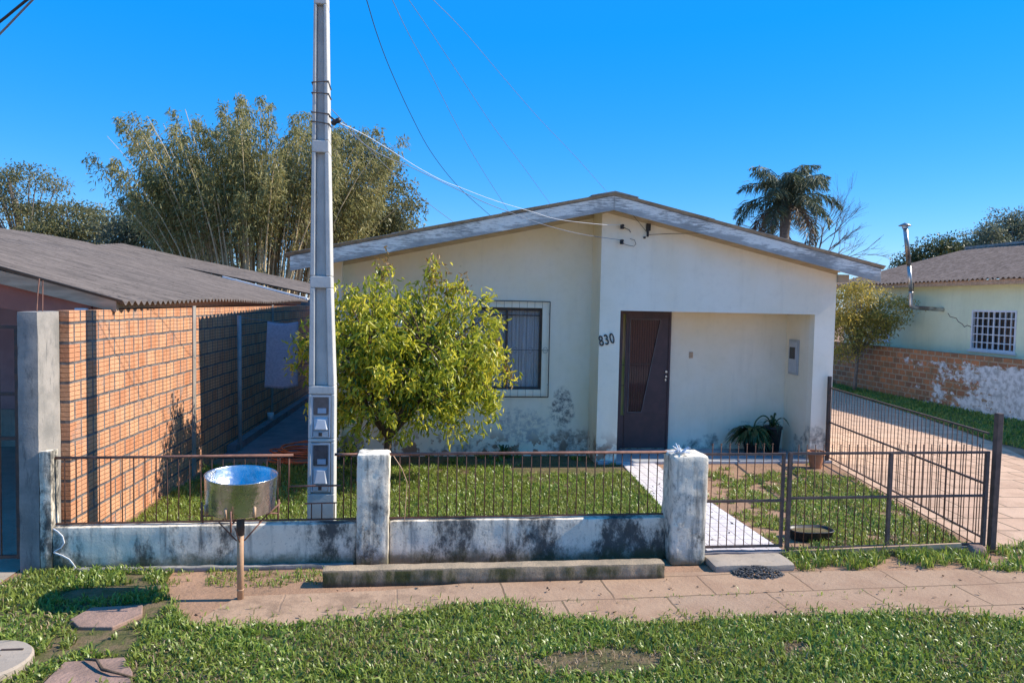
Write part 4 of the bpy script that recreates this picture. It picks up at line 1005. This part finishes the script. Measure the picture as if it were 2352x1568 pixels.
v, f = corrugated([(-9.2, 3.82), (-7.2, 3.42), (-5.0, 3.02), (-2.75, 2.58)], 21.4, 24.2, .177, .022, 8); v = v.copy(); v[:, 2] += (v[:, 1]-21.4)*.10
link('roof', rawmesh('roof', v, f), 'fibre_cement', shd, True)
MB().box(-9, -2.85, 21.6, 24.1, 0, 2.5).build('wall', 'column_concrete', shd)

# side yard: kerb, cup, clothes post, towel, hose
cb = MB()
ys = [12.3, 14, 16, 18, 20, 22]
for a, b in zip(ys[:-1], ys[1:]):
    cb.hexa([(bwx(a)+.01, a, 0), (bwx(a)+.16, a, 0), (bwx(b)+.15, b, 0), (bwx(b)+.01, b, 0)], [(bwx(a)+.01, a, .13), (bwx(a)+.16, a, .13), (bwx(b)+.15, b, .13), (bwx(b)+.01, b, .13)])
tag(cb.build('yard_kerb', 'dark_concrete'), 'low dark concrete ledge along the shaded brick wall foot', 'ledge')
tag(MB().lathe((-2.93, 14.9, .13), [(.001, 0), (.05, 0), (.065, .14), (.06, .14), (.046, .01), (.001, .01)], 16).build('plastic_cup', 'white_paint', smooth=True), 'white plastic cup on the ledge by the brick wall', 'cup')
cp = thing('clothes_post', (-2.97, 12.55, 0), 'grey clothesline post standing near the brick wall', 'post')
MB().tube([(-2.95, 12.55, 0), (-2.97, 12.55, 2.22)], .035, 12).build('tube', 'grey_pipe', cp, True)
MB().tube([(-2.97, 12.55, 2.19), (-2.3, 12.9, 2.09), (-1.56, 13.3, 2.12)], .004, 5).build('line', 'cable_grey', cp)
def towel():
    mb = MB(); nx, nz_ = 16, 22
    for side_, h_, off in ((0, 1.10, -.02), (1, .96, .05)):
        k_ = len(mb.v)
        for i in range(nx+1):
            for j in range(nz_+1):
                u, w = i/nx, j/nz_
                xx = -2.56+.46*u+(.05 if side_ else -.04)*w*(1-u); yy = 12.76+.24*u+off*min(1, w*5)+.035*math.sin(u*7+side_)*w+(side_*.10*w)
                mb.v.append((xx-side_*.05*w, yy, 2.118-.03*math.sin(u*math.pi)-.012*(1 if False else 0)-w*h_))
        for i in range(nx):
            for j in range(nz_):
                a = k_+i*(nz_+1)+j; mb.f.append((a, a+1, a+nz_+2, a+nz_+1))
    return mb
to = towel().build('towel', 'towel_cloth', smooth=True); md = to.modifiers.new('thick', 'SOLIDIFY'); md.thickness = .012
tag(to, 'blue grey towel folded over the clothesline', 'towel')
def hose():
    pts = []; rg = random.Random(5); cx, cy = -1.80, 11.62
    for k_ in range(10):
        ra, rb = rg.uniform(.30, .52), rg.uniform(.26, .45); ox, oy = rg.uniform(-.06, .06), rg.uniform(-.06, .06)
        for i in range(16):
            a = 2*math.pi*i/16; pts.append(Vector((cx+ox+ra*math.cos(a), cy+oy+rb*math.sin(a), 0.03+k_*.02+.03*abs(math.sin(a*1.5+k_)))))
    pts += [Vector((-1.3, 11.2, .03)), Vector((-1.0, 11.0, .02)), Vector((-.7, 11.05, .02))]
    return MB().tube(smoothpath(pts, 2), .011, 6)
tag(hose().build('garden_hose', 'orange_hose', smooth=True), 'coil of orange garden hose lying by the house corner', 'hose')

# ------------------------------------------------------------------ stainless bin
BX, BY = -1.465, 6.25
bn = thing('street_bin', (BX, BY, 0), 'shiny stainless steel open bin on a rusty pole in front of the low wall', 'bin')
tilt = Matrix.Rotation(R(2.2), 3, 'Y') @ Matrix.Rotation(R(3), 3, 'X')
MB().lathe((BX, BY, .772), [(.264, 0), (.270, .012), (.284, .280), (.288, .287), (.281, .287), (.275, .278), (.261, .016), (.001, .012)], 64, tilt).lathe((BX, BY, .772), [(.264, 0), (.001, -.002)], 64, tilt).build('drum', 'stainless_steel', bn, True)
MB().tube([(BX, BY, 0), (BX, BY, .70)], .027, 14).tube([(BX, BY, .085), (BX, BY, .095)], .029, 14).build('pole', 'tan_pipe', bn, True)
MB().tube([(BX, BY, .55), (BX, BY, .72)], .033, 14).build('sleeve', 'dark_iron', bn, True)
br = MB()
for a in (0.15, 1.7, 3.2, 4.7):
    ca, sa = math.cos(a), math.sin(a)
    br.tube([(BX+ca*.03, BY+sa*.03, .50), (BX+ca*.17, BY+sa*.17, .66)], .006, 6)
    br.tube([(BX, BY, .725), (BX+ca*.30, BY+sa*.30, .715)], .008, 6)
    br.tube([(BX+ca*.295, BY+sa*.295, .66), (BX+ca*.302, BY+sa*.302, .83)], .008, 6)
br.tube([(BX+.17, BY-.1, .68), (BX+.33, BY-.05, .83)], .006, 6)
br.build('bracket', 'rust_rail', bn, True)
rv = MB()
for a in (-1.75, -.95, -2.6):
    d_ = Vector((math.cos(a), math.sin(a), 0)); rv.tube([Vector((BX, BY, .755))+d_*.272, Vector((BX, BY, .84))+d_*.279], .012, 6)
rv.build('clip', 'tan_pipe', bn, True)

# ------------------------------------------------------------------ pots, planter
def frond_leaves(n, c, ln, wd, rise, rg):
    base = np.repeat([c], n, 0)+rg.normal(0, .02, (n, 3)); a = rg.uniform(0, 2*np.pi, n)
    return base, a
def strap_plant(name, c, n, ln, wd, rise, mat, parent, rg, seg=6):
    V, Q = [], []
    for i in range(n):
        a = rg.uniform(0, 2*math.pi); l_ = ln*rg.uniform(.6, 1.15); ri = rise*rg.uniform(.5, 1.2); d_ = np.array([math.cos(a), math.sin(a)*.8, 0]); s_ = np.array([-math.sin(a), math.cos(a), 0])
        k_ = len(V)
        for j in range(seg+1):
            t_ = j/seg; p_ = np.array(c)+d_*l_*t_+np.array([0, 0, ri*t_*2-(ri+l_*.55)*t_*t_*1.15]); w_ = wd*math.sin(math.pi*min(.97, .15+t_*.85))
            V += [p_-s_*w_/2, p_+s_*w_/2]
        for j in range(seg): Q.append((k_+2*j, k_+2*j+1, k_+2*j+3, k_+2*j+2))
    return link(name, rawmesh(name, np.array(V), [np.array(Q)]), mat, parent, True)
rg1 = np.random.default_rng(11)
pp = thing('potted_fern', (5.62, 11.98, .045), 'bushy dark green fern drooping over its pot on the porch', 'potted plant', 'potted plants on the porch')
MB().lathe((5.62, 11.98, .045), [(.001, 0), (.10, 0), (.15, .26), (.165, .27), (.16, .29), (.14, .28), (.001, .25)], 20).build('pot', 'black_plastic', pp, True)
strap_plant('foliage', (5.62, 11.98, .32), 150, .46, .075, .28, 'pot_leaf', pp, rg1)
pq = thing('potted_orchid', (6.02, 12.02, .045), 'tall dark pot on the porch with long arching leaves', 'potted plant', 'potted plants on the porch')
MB().lathe((6.02, 12.02, .045), [(.001, 0), (.11, 0), (.15, .40), (.165, .41), (.165, .45), (.145, .44), (.001, .40)], 20).build('pot', 'black_plastic', pq, True)
strap_plant('foliage', (6.02, 12.02, .47), 16, .34, .035, .32, 'pot_leaf', pq, rg1, 8)
MB().tube(smoothpath([Vector((5.98, 12, .46)), Vector((5.93, 12, .62)), Vector((5.82, 11.99, .68)), Vector((5.70, 11.98, .60)), Vector((5.66, 11.98, .48))]), .012, 6).build('stem', 'pot_leaf', pq, True)
tp = thing('terracotta_pot', (6.24, 10.98, 0), 'terracotta flower pot at the corner of the porch', 'pot')
MB().lathe((6.24, 10.98, 0), [(.001, .0), (.085, 0), (.125, .22), (.14, .22), (.145, .27), (.125, .27), (.12, .23), (.001, .21)], 24).build('pot', 'terracotta', tp, False)
strap_plant('plant', (6.24, 10.98, .24), 9, .13, .02, .12, 'dry_blade', tp, rg1)
pl = thing('planter_trough', (4.26, 7.52, 0), 'black oval trough lying in the grass behind the big gate', 'trough')
def trough():
    mb = MB(); n_ = 36
    def ring(rx, ry, z_): return [(4.26+rx*math.copysign(abs(math.cos(a))**.6, math.cos(a)), 7.54+ry*math.copysign(abs(math.sin(a))**.7, math.sin(a)), z_) for a in [2*math.pi*i/n_ for i in range(n_)]]
    prof = [(.215, .12, .0), (.235, .14, .10), (.25, .15, .105), (.238, .14, .115), (.225, .127, .105), (.205, .11, .07)]
    for p_ in prof: mb.v += ring(*p_)
    for i in range(len(prof)-1):
        for j in range(n_): mb.f.append((i*n_+j, i*n_+(j+1) % n_, (i+1)*n_+(j+1) % n_, (i+1)*n_+j))
    mb.f.append(tuple((len(prof)-1)*n_+j for j in range(n_))); return mb
MB().prism_xy([(4.26+.222*math.copysign(abs(math.cos(a))**.6, math.cos(a)), 7.54+.12*math.copysign(abs(math.sin(a))**.7, math.sin(a))) for a in [2*math.pi*i/24 for i in range(24)]], .072, .088).build('soil', 'thatch_soil', pl)
trough().build('tub', 'black_plastic', pl, True)
for i, (px_, py_, sz_, lab) in enumerate([(1.33, 11.8, .26, 'spiky aloe plant below the front window'), (-1.12, 11.72, .28, 'spiky aloe plant at the left pilaster of the house')]):
    o = strap_plant('aloe_plant', (px_, py_, .0), 18, sz_, .035, sz_*1.2, 'pot_leaf', None, rg1); tag(o, lab, 'plant', 'aloe plants along the house wall')

# ------------------------------------------------------------------ garden tree
def near_tree():
    rg = np.random.default_rng(5); B = np.array([-.47, 10.3, 0.0]); CC = np.array([-.24, 10.3, 1.66])
    root = thing('garden_tree', tuple(B), 'small leafy tree with drooping yellow green leaves in the front garden', 'tree')
    # clump centres in a lumpy crown
    n = 520; d = unit(rg.normal(size=(n, 3))); rad = rg.random(n)**.42
    lump = 1+.16*np.sin(d[:, 0]*5+1)*np.cos(d[:, 2]*4)+.10*np.sin(d[:, 1]*7+d[:, 0]*6)
    ell = np.array([1.45, 1.15, 1.13]); c = CC+d*ell*(rad*lump)[:, None]
    low = c[:, 2] < .58; c[low, 2] += .15
    c = c[~((np.hypot(c[:, 0]-B[0], c[:, 1]-B[1]) < .28) & (c[:, 2] < .95))]
    c[:, 0] += np.where(c[:, 2] < 1.3, .10, 0)
    # upright leaders breaking the top outline
    tops = np.array([[-.55, 10.2, 2.78], [-.50, 10.2, 2.95], [.12, 10.35, 2.85], [.16, 10.3, 2.99], [.55, 10.1, 2.68], [-.95, 10.2, 2.52], [-1.3, 10.2, 2.35], [.30, 10.3, 2.7], [1.0, 10.2, 1.95], [1.2, 10.2, 1.5]])
    c = np.concatenate([c, tops])
    tr_ = MB()
    forks = [Vector(B), Vector(B+[.02, 0, .45]), Vector(B+[.0, .0, .70])]
    tr_.tube([Vector(B-[0, 0, .03]), Vector(B+[.01, 0, .3]), Vector(B+[.03, 0, .62])], [.075, .058, .050], 9)
    hubs = []
    for k_ in range(9):
        a = 2*math.pi*k_/9+.3; q = Vector(B+[.03, 0, .60]); e = Vector(CC)+Vector((math.cos(a)*.55, math.sin(a)*.5, rg.uniform(-.2, .45)))
        mid = (q+e)/2+Vector((math.cos(a)*.12, math.sin(a)*.1, -.02)); tr_.tube(smoothpath([q, mid, e], 4), [.034-.002*i for i in range(9)], 7); hubs.append(e); hubs.append(mid)
    for p_ in c[::2]:
        pv = Vector(p_); h = min(hubs, key=lambda z_: (z_-pv).length); tr_.tube([h, (h+pv)/2+Vector((0, 0, .06)), pv], [.012, .008, .004], 5, False)
    tr_.build('trunk', 'bark', root, True)
    per = 33; base = np.repeat(c, per, 0)+rg.normal(0, 1, (len(c)*per, 3))*np.array([.066, .066, .066]); m_ = len(base)
    dr_ = rg.normal(0, .55, (m_, 3)); dr_[:, 2] = -np.abs(rg.normal(.75, .45, m_)); upm = rg.random(m_) < .16; dr_[upm, 2] *= -.5
    v, p_ = broad_leaves(base, dr_, rg.uniform(.06, .14, m_), rg.uniform(.022, .042, m_), rg)
    v0, p0, bl = v, p_, base
    tb = np.repeat(tops, 34, 0)+rg.normal(0, .05, (len(tops)*34, 3)); tb[:, 2] += rg.normal(.02, .10, len(tb)); m_ = len(tb)
    dr_ = rg.normal(0, .7, (m_, 3)); dr_[:, 2] += rg.choice([.7, -.8], m_)
    v, p_ = broad_leaves(tb, dr_, rg.uniform(.05, .10, m_), rg.uniform(.018, .03, m_), rg)
    cm_ = rawmesh('crown', np.concatenate([v0, v]), [p0[0], p0[1], p_[0]+len(v0), p_[1]+len(v0)])
    mi = np.zeros(len(cm_.polygons), np.int32); mi[len(p0[0])+len(p0[1]):] = 1
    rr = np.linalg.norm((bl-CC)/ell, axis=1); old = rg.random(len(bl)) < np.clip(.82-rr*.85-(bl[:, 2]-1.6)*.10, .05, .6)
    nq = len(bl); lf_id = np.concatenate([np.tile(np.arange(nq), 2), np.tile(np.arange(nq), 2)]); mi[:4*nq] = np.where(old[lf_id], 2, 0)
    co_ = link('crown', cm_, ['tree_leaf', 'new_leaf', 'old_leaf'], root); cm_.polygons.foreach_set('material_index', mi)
near_tree()

# ------------------------------------------------------------------ background trees
def crown_tree(name, base, blobs, nclump, per, leaf, mat, label, cat='tree', trunk_r=.2, group='trees behind the houses', seed=1, spread=.35, bark='grey_bark', droop=.3):
    rg = np.random.default_rng(seed); root = thing(name, base, label, cat, group); B = np.array(base)
    C = []; tot = sum(b[3]*b[4]*b[5] for b in blobs)
    for bx_, by_, bz_, rx, ry, rz_ in blobs:
        n = max(4, int(.62*nclump*rx*ry*rz_/tot)); d = unit(rg.normal(size=(n, 3))); rad = rg.uniform(.45, 1.0, n)**.6
        lump = 1+.22*np.sin(d[:, 0]*6+bx_)*np.cos(d[:, 2]*5+by_)
        C.append(np.array([bx_, by_, bz_])+d*np.array([rx, ry, rz_])*(rad*lump)[:, None])
    C = np.concatenate(C); per = int(per*1.55); m_ = len(C)*per
    base_ = np.repeat(C, per, 0)+np.clip(rg.normal(0, 1, (m_, 3)), -1.7, 1.7)*spread*np.array([1, 1, .62])
    dr_ = rg.normal(0, 1, (m_, 3)); dr_[:, 2] -= droop
    v, f = kites(base_, dr_, leaf*rg.uniform(.6, 1.3, m_), leaf*.42*rg.uniform(.7, 1.2, m_), .15, rg)
    link('crown', rawmesh('crown', v, f), mat, root)
    tm = MB(); ctr = Vector(C.mean(0)); tm.tube(smoothpath([Vector(B), (Vector(B)+ctr)/2, ctr], 3), [trunk_r-.08*trunk_r*i for i in range(7)], 8)
    for p_ in C[::max(1, len(C)//26)]:
        pv = Vector(p_); s_ = Vector(B)*.45+ctr*.55+(pv-ctr)*.1; tm.tube([s_, (s_+pv)/2+Vector((0, 0, .1)), pv], [trunk_r*.35, trunk_r*.22, trunk_r*.08], 5, False)
    tm.build('trunk', bark, root, True)
# broad tree right of the pole
crown_tree('broad_tree', (-2.0, 31, 0), [(-3.1, 30.5, 7.3, 1.8, 1.6, 2.2), (-1.9, 30.5, 6.0, 1.9, 1.7, 2.1), (-1.0, 30.5, 4.6, 1.5, 1.4, 1.6), (-2.9, 30.5, 4.4, 2.2, 1.7, 2.0), (-.6, 30.3, 5.1, .8, .7, .8), (-2.4, 30.5, 8.3, .8, .8, .8)],
           420, 78, .155, 'mid_leaf', 'broad olive green tree rising behind the left roof slope of the house', seed=2, spread=.33)
# far left trees
crown_tree('hazy_tree', (-19.5, 40, 0), [(-19.6, 40, 8.0, 1.5, 1.5, .9), (-20.5, 40, 6.6, 1.6, 1.5, .9), (-18.9, 40, 6.2, 1.2, 1.3, .7), (-21.5, 40, 7.4, 1.2, 1.2, .9)], 110, 84, .155, 'mid_leaf', 'thin layered tree at the left edge of the sky', seed=3, spread=.34)
crown_tree('round_tree', (-16.6, 38, 0), [(-16.6, 38, 5.7, 1.7, 1.6, 1.1), (-17.8, 38, 5.0, 1.3, 1.2, 1.0), (-15.4, 38, 5.0, 1.1, 1.1, .9)], 170, 80, .155, 'mid_leaf', 'low round olive tree over the left roof', seed=4, spread=.34)
crown_tree('bushy_tree', (-11.4, 34, 0), [(-11.6, 34, 5.6, 1.5, 1.5, 1.1), (-12.6, 34, 4.6, 1.5, 1.4, 1.2), (-10.3, 34, 5.0, 1.5, 1.5, 1.4), (-9.4, 34, 4.0, 1.4, 1.4, 1.2), (-13.6, 34, 3.9, 1.2, 1.2, 1.0)], 300, 78, .155, 'blue_leaf', 'bluish green bushy tree left of the bamboo', seed=5, spread=.34)
crown_tree('laurel_tree', (25.0, 34, 0), [(25.3, 34, 5.2, 1.2, 1.2, 1.0), (24.2, 34, 4.6, .9, 1, .9), (26.4, 34, 5.0, 1.0, 1, .9)], 170, 74, .17, 'dark_leaf', 'round dark green tree just right of the chimney pipe', seed=6, spread=.28)
crown_tree('evergreen_tree', (31.4, 37, 0), [(31.4, 37, 6.4, 1.3, 1.2, 1.6), (32.8, 37, 6.6, 1.4, 1.2, 1.8)], 230, 78, .155, 'blue_leaf', 'tallest bluish evergreen tree at the right edge of the picture', seed=18, spread=.3, droop=-.6)
crown_tree('evergreen_tree', (28.8, 36, 0), [(28.2, 36, 5.2, 1.1, 1, 1.2), (29.5, 36, 5.7, 1.2, 1, 1.3)], 170, 78, .155, 'blue_leaf', 'spiky bluish evergreen tree between the round tree and the tallest one', seed=8, spread=.3, droop=-.6)
crown_tree('yellow_shrub', (13.45, 21.6, 0), [(13.2, 21.5, 2.65, .75, .7, .75), (14.1, 21.3, 2.55, .75, .7, .6), (13.0, 21.5, 1.7, .6, .6, .75), (13.7, 21.4, 2.0, .65, .6, .6)], 210, 70, .085, 'shrub_leaf', 'yellowish shrub leaning on the painted brick wall', 'shrub', .06, None, 9, .19)
for xx, lab in ((13.30, 0), (13.62, 1)):
    pass

def bamboo():
    rg = np.random.default_rng(15); B = (-6.0, 28.0, 0); root = thing('bamboo_clump', B, 'huge bamboo clump with fanning bare canes behind the left roof', 'bamboo')
    tm = MB(); tips = []
    for i in range(210):
        a = rg.uniform(0, 2*np.pi); q = math.sqrt(rg.random()); bx_, by_ = B[0]+2.1*q*math.cos(a), B[1]+1.3*q*math.sin(a)
        H_ = rg.uniform(6.4, 9.9)*(1-.06*q*q); out = np.array([math.cos(a)*1.15, math.sin(a)*.8])*q; lean = rg.uniform(1.0, 2.7)
        if rg.random() < .12: out = out*1.35
        pts = []
        for j in range(8):
            t_ = j/7; pts.append(Vector((bx_+out[0]*lean*t_**1.7*1.35, by_+out[1]*lean*t_**1.7, H_*(t_-.10*q*t_**4))))
        r0_ = rg.uniform(.030, .058); tm.tube(pts, [r0_*(1-.8*j/7) for j in range(8)], 5, False)
        if rg.random() < .22: continue
        w_ = rg.uniform(.7, 1.25)
        for t_ in np.arange((.66 if (q < .72 or out[1] < 0) else .48)+.10*rg.random(), 1.04, .055):
            k_ = min(int(t_*7), 6); fr_ = min(t_*7-k_, 1.25); p_ = pts[k_].lerp(pts[min(k_+1, 7)], fr_); tips.append((*p_, t_, w_, out[0], out[1]))
        if rg.random() < .10:
            p_ = pts[3].lerp(pts[4], rg.random()); tips.append((*p_, .5, .8, out[0], out[1]))
    tips = np.array(tips); per = 74; m_ = len(tips)*per
    T = np.repeat(tips, per, 0); rad = .34*T[:, 4]*np.sin(np.pi*np.clip((T[:, 3]-.42)/.66, .12, .93))
    base = T[:, :3]+np.clip(rg.normal(0, 1, (m_, 3)), -1.6, 1.6)*rad[:, None]*np.array([1, 1, .8])
    base[:, 2] -= .10*np.abs(rg.normal(0, 1, m_))
    dr_ = rg.normal(0, .7, (m_, 3)); dr_[:, 0] += T[:, 5]*.4; dr_[:, 2] -= .6
    v, f = kites(base, dr_, rg.uniform(.11, .23, m_), rg.uniform(.026, .048, m_), .2, rg)
    link('foliage', rawmesh('foliage', v, f), 'bamboo_leaf', root)
    o = tm.build('canes', 'bamboo_cane', root, True); o['kind'] = 'stuff'
bamboo()

def palm():
    rg = np.random.default_rng(21); B = (15.2, 30.0, 0); root = thing('palm_tree', B, 'feathery palm tree rising behind the right slope of the roof', 'palm', 'trees behind the houses')
    MB().tube([(15.2, 30, 0), (15.15, 30, 3), (15.2, 30, 5.4), (15.25, 30, 7.2)], [.24, .21, .19, .26], 10).build('trunk', 'grey_bark', root, True)
    top = np.array([15.25, 30, 7.1]); Vg, Fg, kg = [], [], 0; Vd, Fd, kd = [], [], 0; rm_ = MB()
    nf = 26
    for i in range(nf):
        a = i*2.39996+rg.normal(0, .12); el = np.interp(i, [0, nf*.45, nf-1], [1.35, .55, -.6]); Lf = rg.uniform(2.2, 2.7)*(1-.12*(el > 1)); dead = i > nf-5
        p_ = Vector(top)+Vector((0, 0, (el > .6)*.2)); e = el; pts = [p_.copy()]; ns = 12
        for j in range(ns):
            d_ = Vector((math.cos(a)*math.cos(e), math.sin(a)*math.cos(e), math.sin(e))); p_ = p_+d_*(Lf/ns); pts.append(p_.copy()); e -= (.045+.115*j/ns)*1.45
        rm_.tube(pts, [.03-.002*j for j in range(ns+1)], 4, False)
        P = np.array([list(q) for q in smoothpath(pts, 4)]); P = P[6:]; m_ = len(P)
        for sgn in (-1, 1):
            side = np.array([-math.sin(a), math.cos(a), 0])*sgn
            for rep in range(2):
                t_ = np.linspace(0, 1, m_); ln = (.62*np.sin(np.pi*np.clip(.18+.80*t_, 0, 1))+.10)*rg.uniform(.8, 1.15, m_)
                dr_ = side[None]*.75+rg.normal(0, .22, (m_, 3))+np.array([math.cos(a), math.sin(a), 0])*.35; dr_[:, 2] -= rg.uniform(.15, .95, m_)
                v, f = kites(P+rg.normal(0, .02, P.shape), dr_, ln, .042, .25, rg)
                if dead: Vd.append(v); Fd.append(f[0]+kd); kd += len(v)
                else: Vg.append(v); Fg.append(f[0]+kg); kg += len(v)
    link('frond', rawmesh('frond', np.concatenate(Vg), [np.concatenate(Fg)]), 'palm_leaf', root)
    tag(link('dead_frond', rawmesh('dead_frond', np.concatenate(Vd), [np.concatenate(Fd)]), 'palm_dead', root), 'dry brown hanging palm fronds')
    rm_.build('frond_stalk', 'palm_leaf', root, True)
palm()

def bare_tree():
    rg = random.Random(9); root = thing('bare_tree', (16.6, 30.6, 0), 'leafless spreading tree right of the palm', 'tree', 'trees behind the houses'); mb = MB()
    def grow(p, d, l_, r_, lev):
        q = p+d*l_+Vector((0, 0, .05*l_)); mid = (p+q)/2+Vector((rg.uniform(-.06, .06), rg.uniform(-.06, .06), rg.uniform(-.04, .04)))*l_
        mb.tube([p, mid, q], [r_, r_*.85, r_*.65], 5, False)
        if lev == 0: return
        for k_ in range(3 if lev > 1 else 4):
            a = Vector((rg.uniform(-1, 1), rg.uniform(-1, 1)*.7, rg.uniform(-.6, .9))); dd = (d+a*.62).normalized(); grow(p.lerp(q, rg.uniform(.45, 1)), dd, l_*rg.uniform(.6, .85), r_*.58, lev-1)
    mb.tube([(16.6, 30.6, 0), (16.65, 30.6, 2.5), (16.7, 30.6, 4.2)], [.13, .10, .07], 7)
    for d_ in (Vector((.25, 0, 1)), Vector((.75, .1, .75)), Vector((1.0, -.1, .45)), Vector((-.45, .1, .8)), Vector((.5, .2, .95))):
        grow(Vector((16.7, 30.6, 4.1)), d_.normalized(), 1.5, .036, 4)
    mb.build('branches', 'grey_bark', root, True)
bare_tree()

# ------------------------------------------------------------------ right neighbour
rw = tag(MB().box(14.0, 14.16, 6, 27, 0, 1.44).build('garden_wall', 'peeling_brick'), 'low brick wall with peeling white paint beside the driveway', 'wall')
rh = thing('green_house', (17, 18, 0), 'pale green house with corrugated roof behind the peeling wall', 'house')
GX = 15.2
gw = MB()
W_A = (17.36, 18.93, 1.50, 2.60); W_B = (22.55, 23.7, 1.55, 2.25)
def wall_yz(mb, x_, y0_, y1_, z1_, holes, th=.15):
    t_ = MB().wall_xz(y0_, y1_, 0, lambda q: z1_, 0, th, holes)
    mb.add([(x_+yv, xv, zv) for xv, yv, zv in t_.v], [tuple(reversed(f_)) for f_ in t_.f])
wall_yz(gw, GX, 8.0, 25.2, 3.32, [W_A, W_B])
gw.box(GX+.001, 24, 25.0, 25.199, 0, 3.3)
gw.build('wall', 'green_plaster', rh)
def gz_(x): return 3.40+.27*(x-14.75)
v, f = merge([corrugated([(x_, gz_(x_)+.02) for x_ in r_], 7.6, 25.6, .177, .028, 8) for r_ in ([14.72, 16.4, 17.6], [17.45, 18.6, 20.3])])
v = v.copy(); v[:, 2] += .012*np.sin(v[:, 1]*.8)+.006*np.sin(v[:, 1]*2.1+v[:, 0])
rf_ = link('roof', rawmesh('roof', v, f), 'aged_fibre_cement', rh, True)
MB().box(20.1, 20.5, 7.6, 25.6, gz_(20.3)+.0, gz_(20.3)+.09).build('ridge_cap', 'roof_edge', rf_)
MB().box(14.80, 14.90, 7.7, 25.5, 3.27, 3.40).build('eave_beam', 'tan_wood', rh)
def grid_window(wd, ny, nz_):
    a, b, c, d = wd; fm = MB(); x0_, x1_ = GX-.02, GX+.05
    for q in ((a, a+.05, c, d), (b-.05, b, c, d), (a+.05, b-.05, d-.05, d), (a+.05, b-.05, c, c+.05)): fm.box(x0_, x1_, q[0], q[1], q[2], q[3])
    wo_ = fm.build('window', 'white_paint', rh)
    gr_ = MB()
    for i in range(1, ny):
        y_ = a+(b-a)*i/ny; w_ = .022 if i == ny//2 else .012; gr_.box(GX, GX+.03, y_-w_, y_+w_, c+.05, d-.05)
    for j in range(1, nz_):
        z_ = c+(d-c)*j/nz_; gr_.box(GX+.002, GX+.028, a+.05, b-.05, z_-.013, z_+.013)
    gr_.build('grille', 'white_paint', wo_)
    MB().box(GX+.06, GX+.066, a+.04, b-.04, c+.04, d-.04).build('pane', 'dusk_pane', wo_)
    MB().box(GX-.06, GX-.021, a-.06, b+.06, c-.05, c-.002).build('sill', 'white_paint', wo_)
grid_window(W_A, 8, 5); grid_window(W_B, 6, 4)
cr = MB(); cp_ = [(19.9, 2.50), (19.8, 2.40), (19.55, 2.36), (19.45, 2.26), (19.3, 2.20), (19.2, 2.12), (19.1, 2.17), (18.95, 2.13), (18.85, 2.19)]
for (a0, a1), (b0, b1) in zip(cp_[:-1], cp_[1:]): cr.bar((GX-.002, a0, a1), (GX-.002, b0, b1), .006, .018, (0, 0, 1))
cr.build('wall_crack', 'dark_iron', rh)
cm = thing('chimney_pipe', (14.15, 20.1, 0), 'tall metal stove pipe with elbow outside the green wall', 'chimney')
MB().tube(smoothpath([Vector((GX-.002, 20.1, 2.60)), Vector((14.7, 20.1, 2.62)), Vector((14.30, 20.1, 2.64)), Vector((14.19, 20.1, 2.69)), Vector((14.165, 20.1, 2.80)), Vector((14.15, 20.1, 3.1))], 5), .06, 14).build('elbow', 'zinc_pipe', cm, True)
MB().tube([(14.15, 20.1, 3.101), (14.05, 20.1, 3.86)], .056, 14).tube([(14.05, 20.1, 3.861), (13.87, 20.1, 4.98)], .064, 14).build('flue', 'zinc_pipe', cm, True)
MB().lathe((13.86, 20.1, 4.99), [(.001, .10), (.17, .02), (.17, .005), (.001, .03)], 18).lathe((13.87, 20.1, 4.93), [(.085, -.01), (.085, .08)], 14).build('cowl', 'zinc_pipe', cm, True)
MB().tube([(14.22, 20.1, 2.9), (14.22, 20.1, 3.35)], .012, 6).build('stay_rod', 'dark_iron', cm)
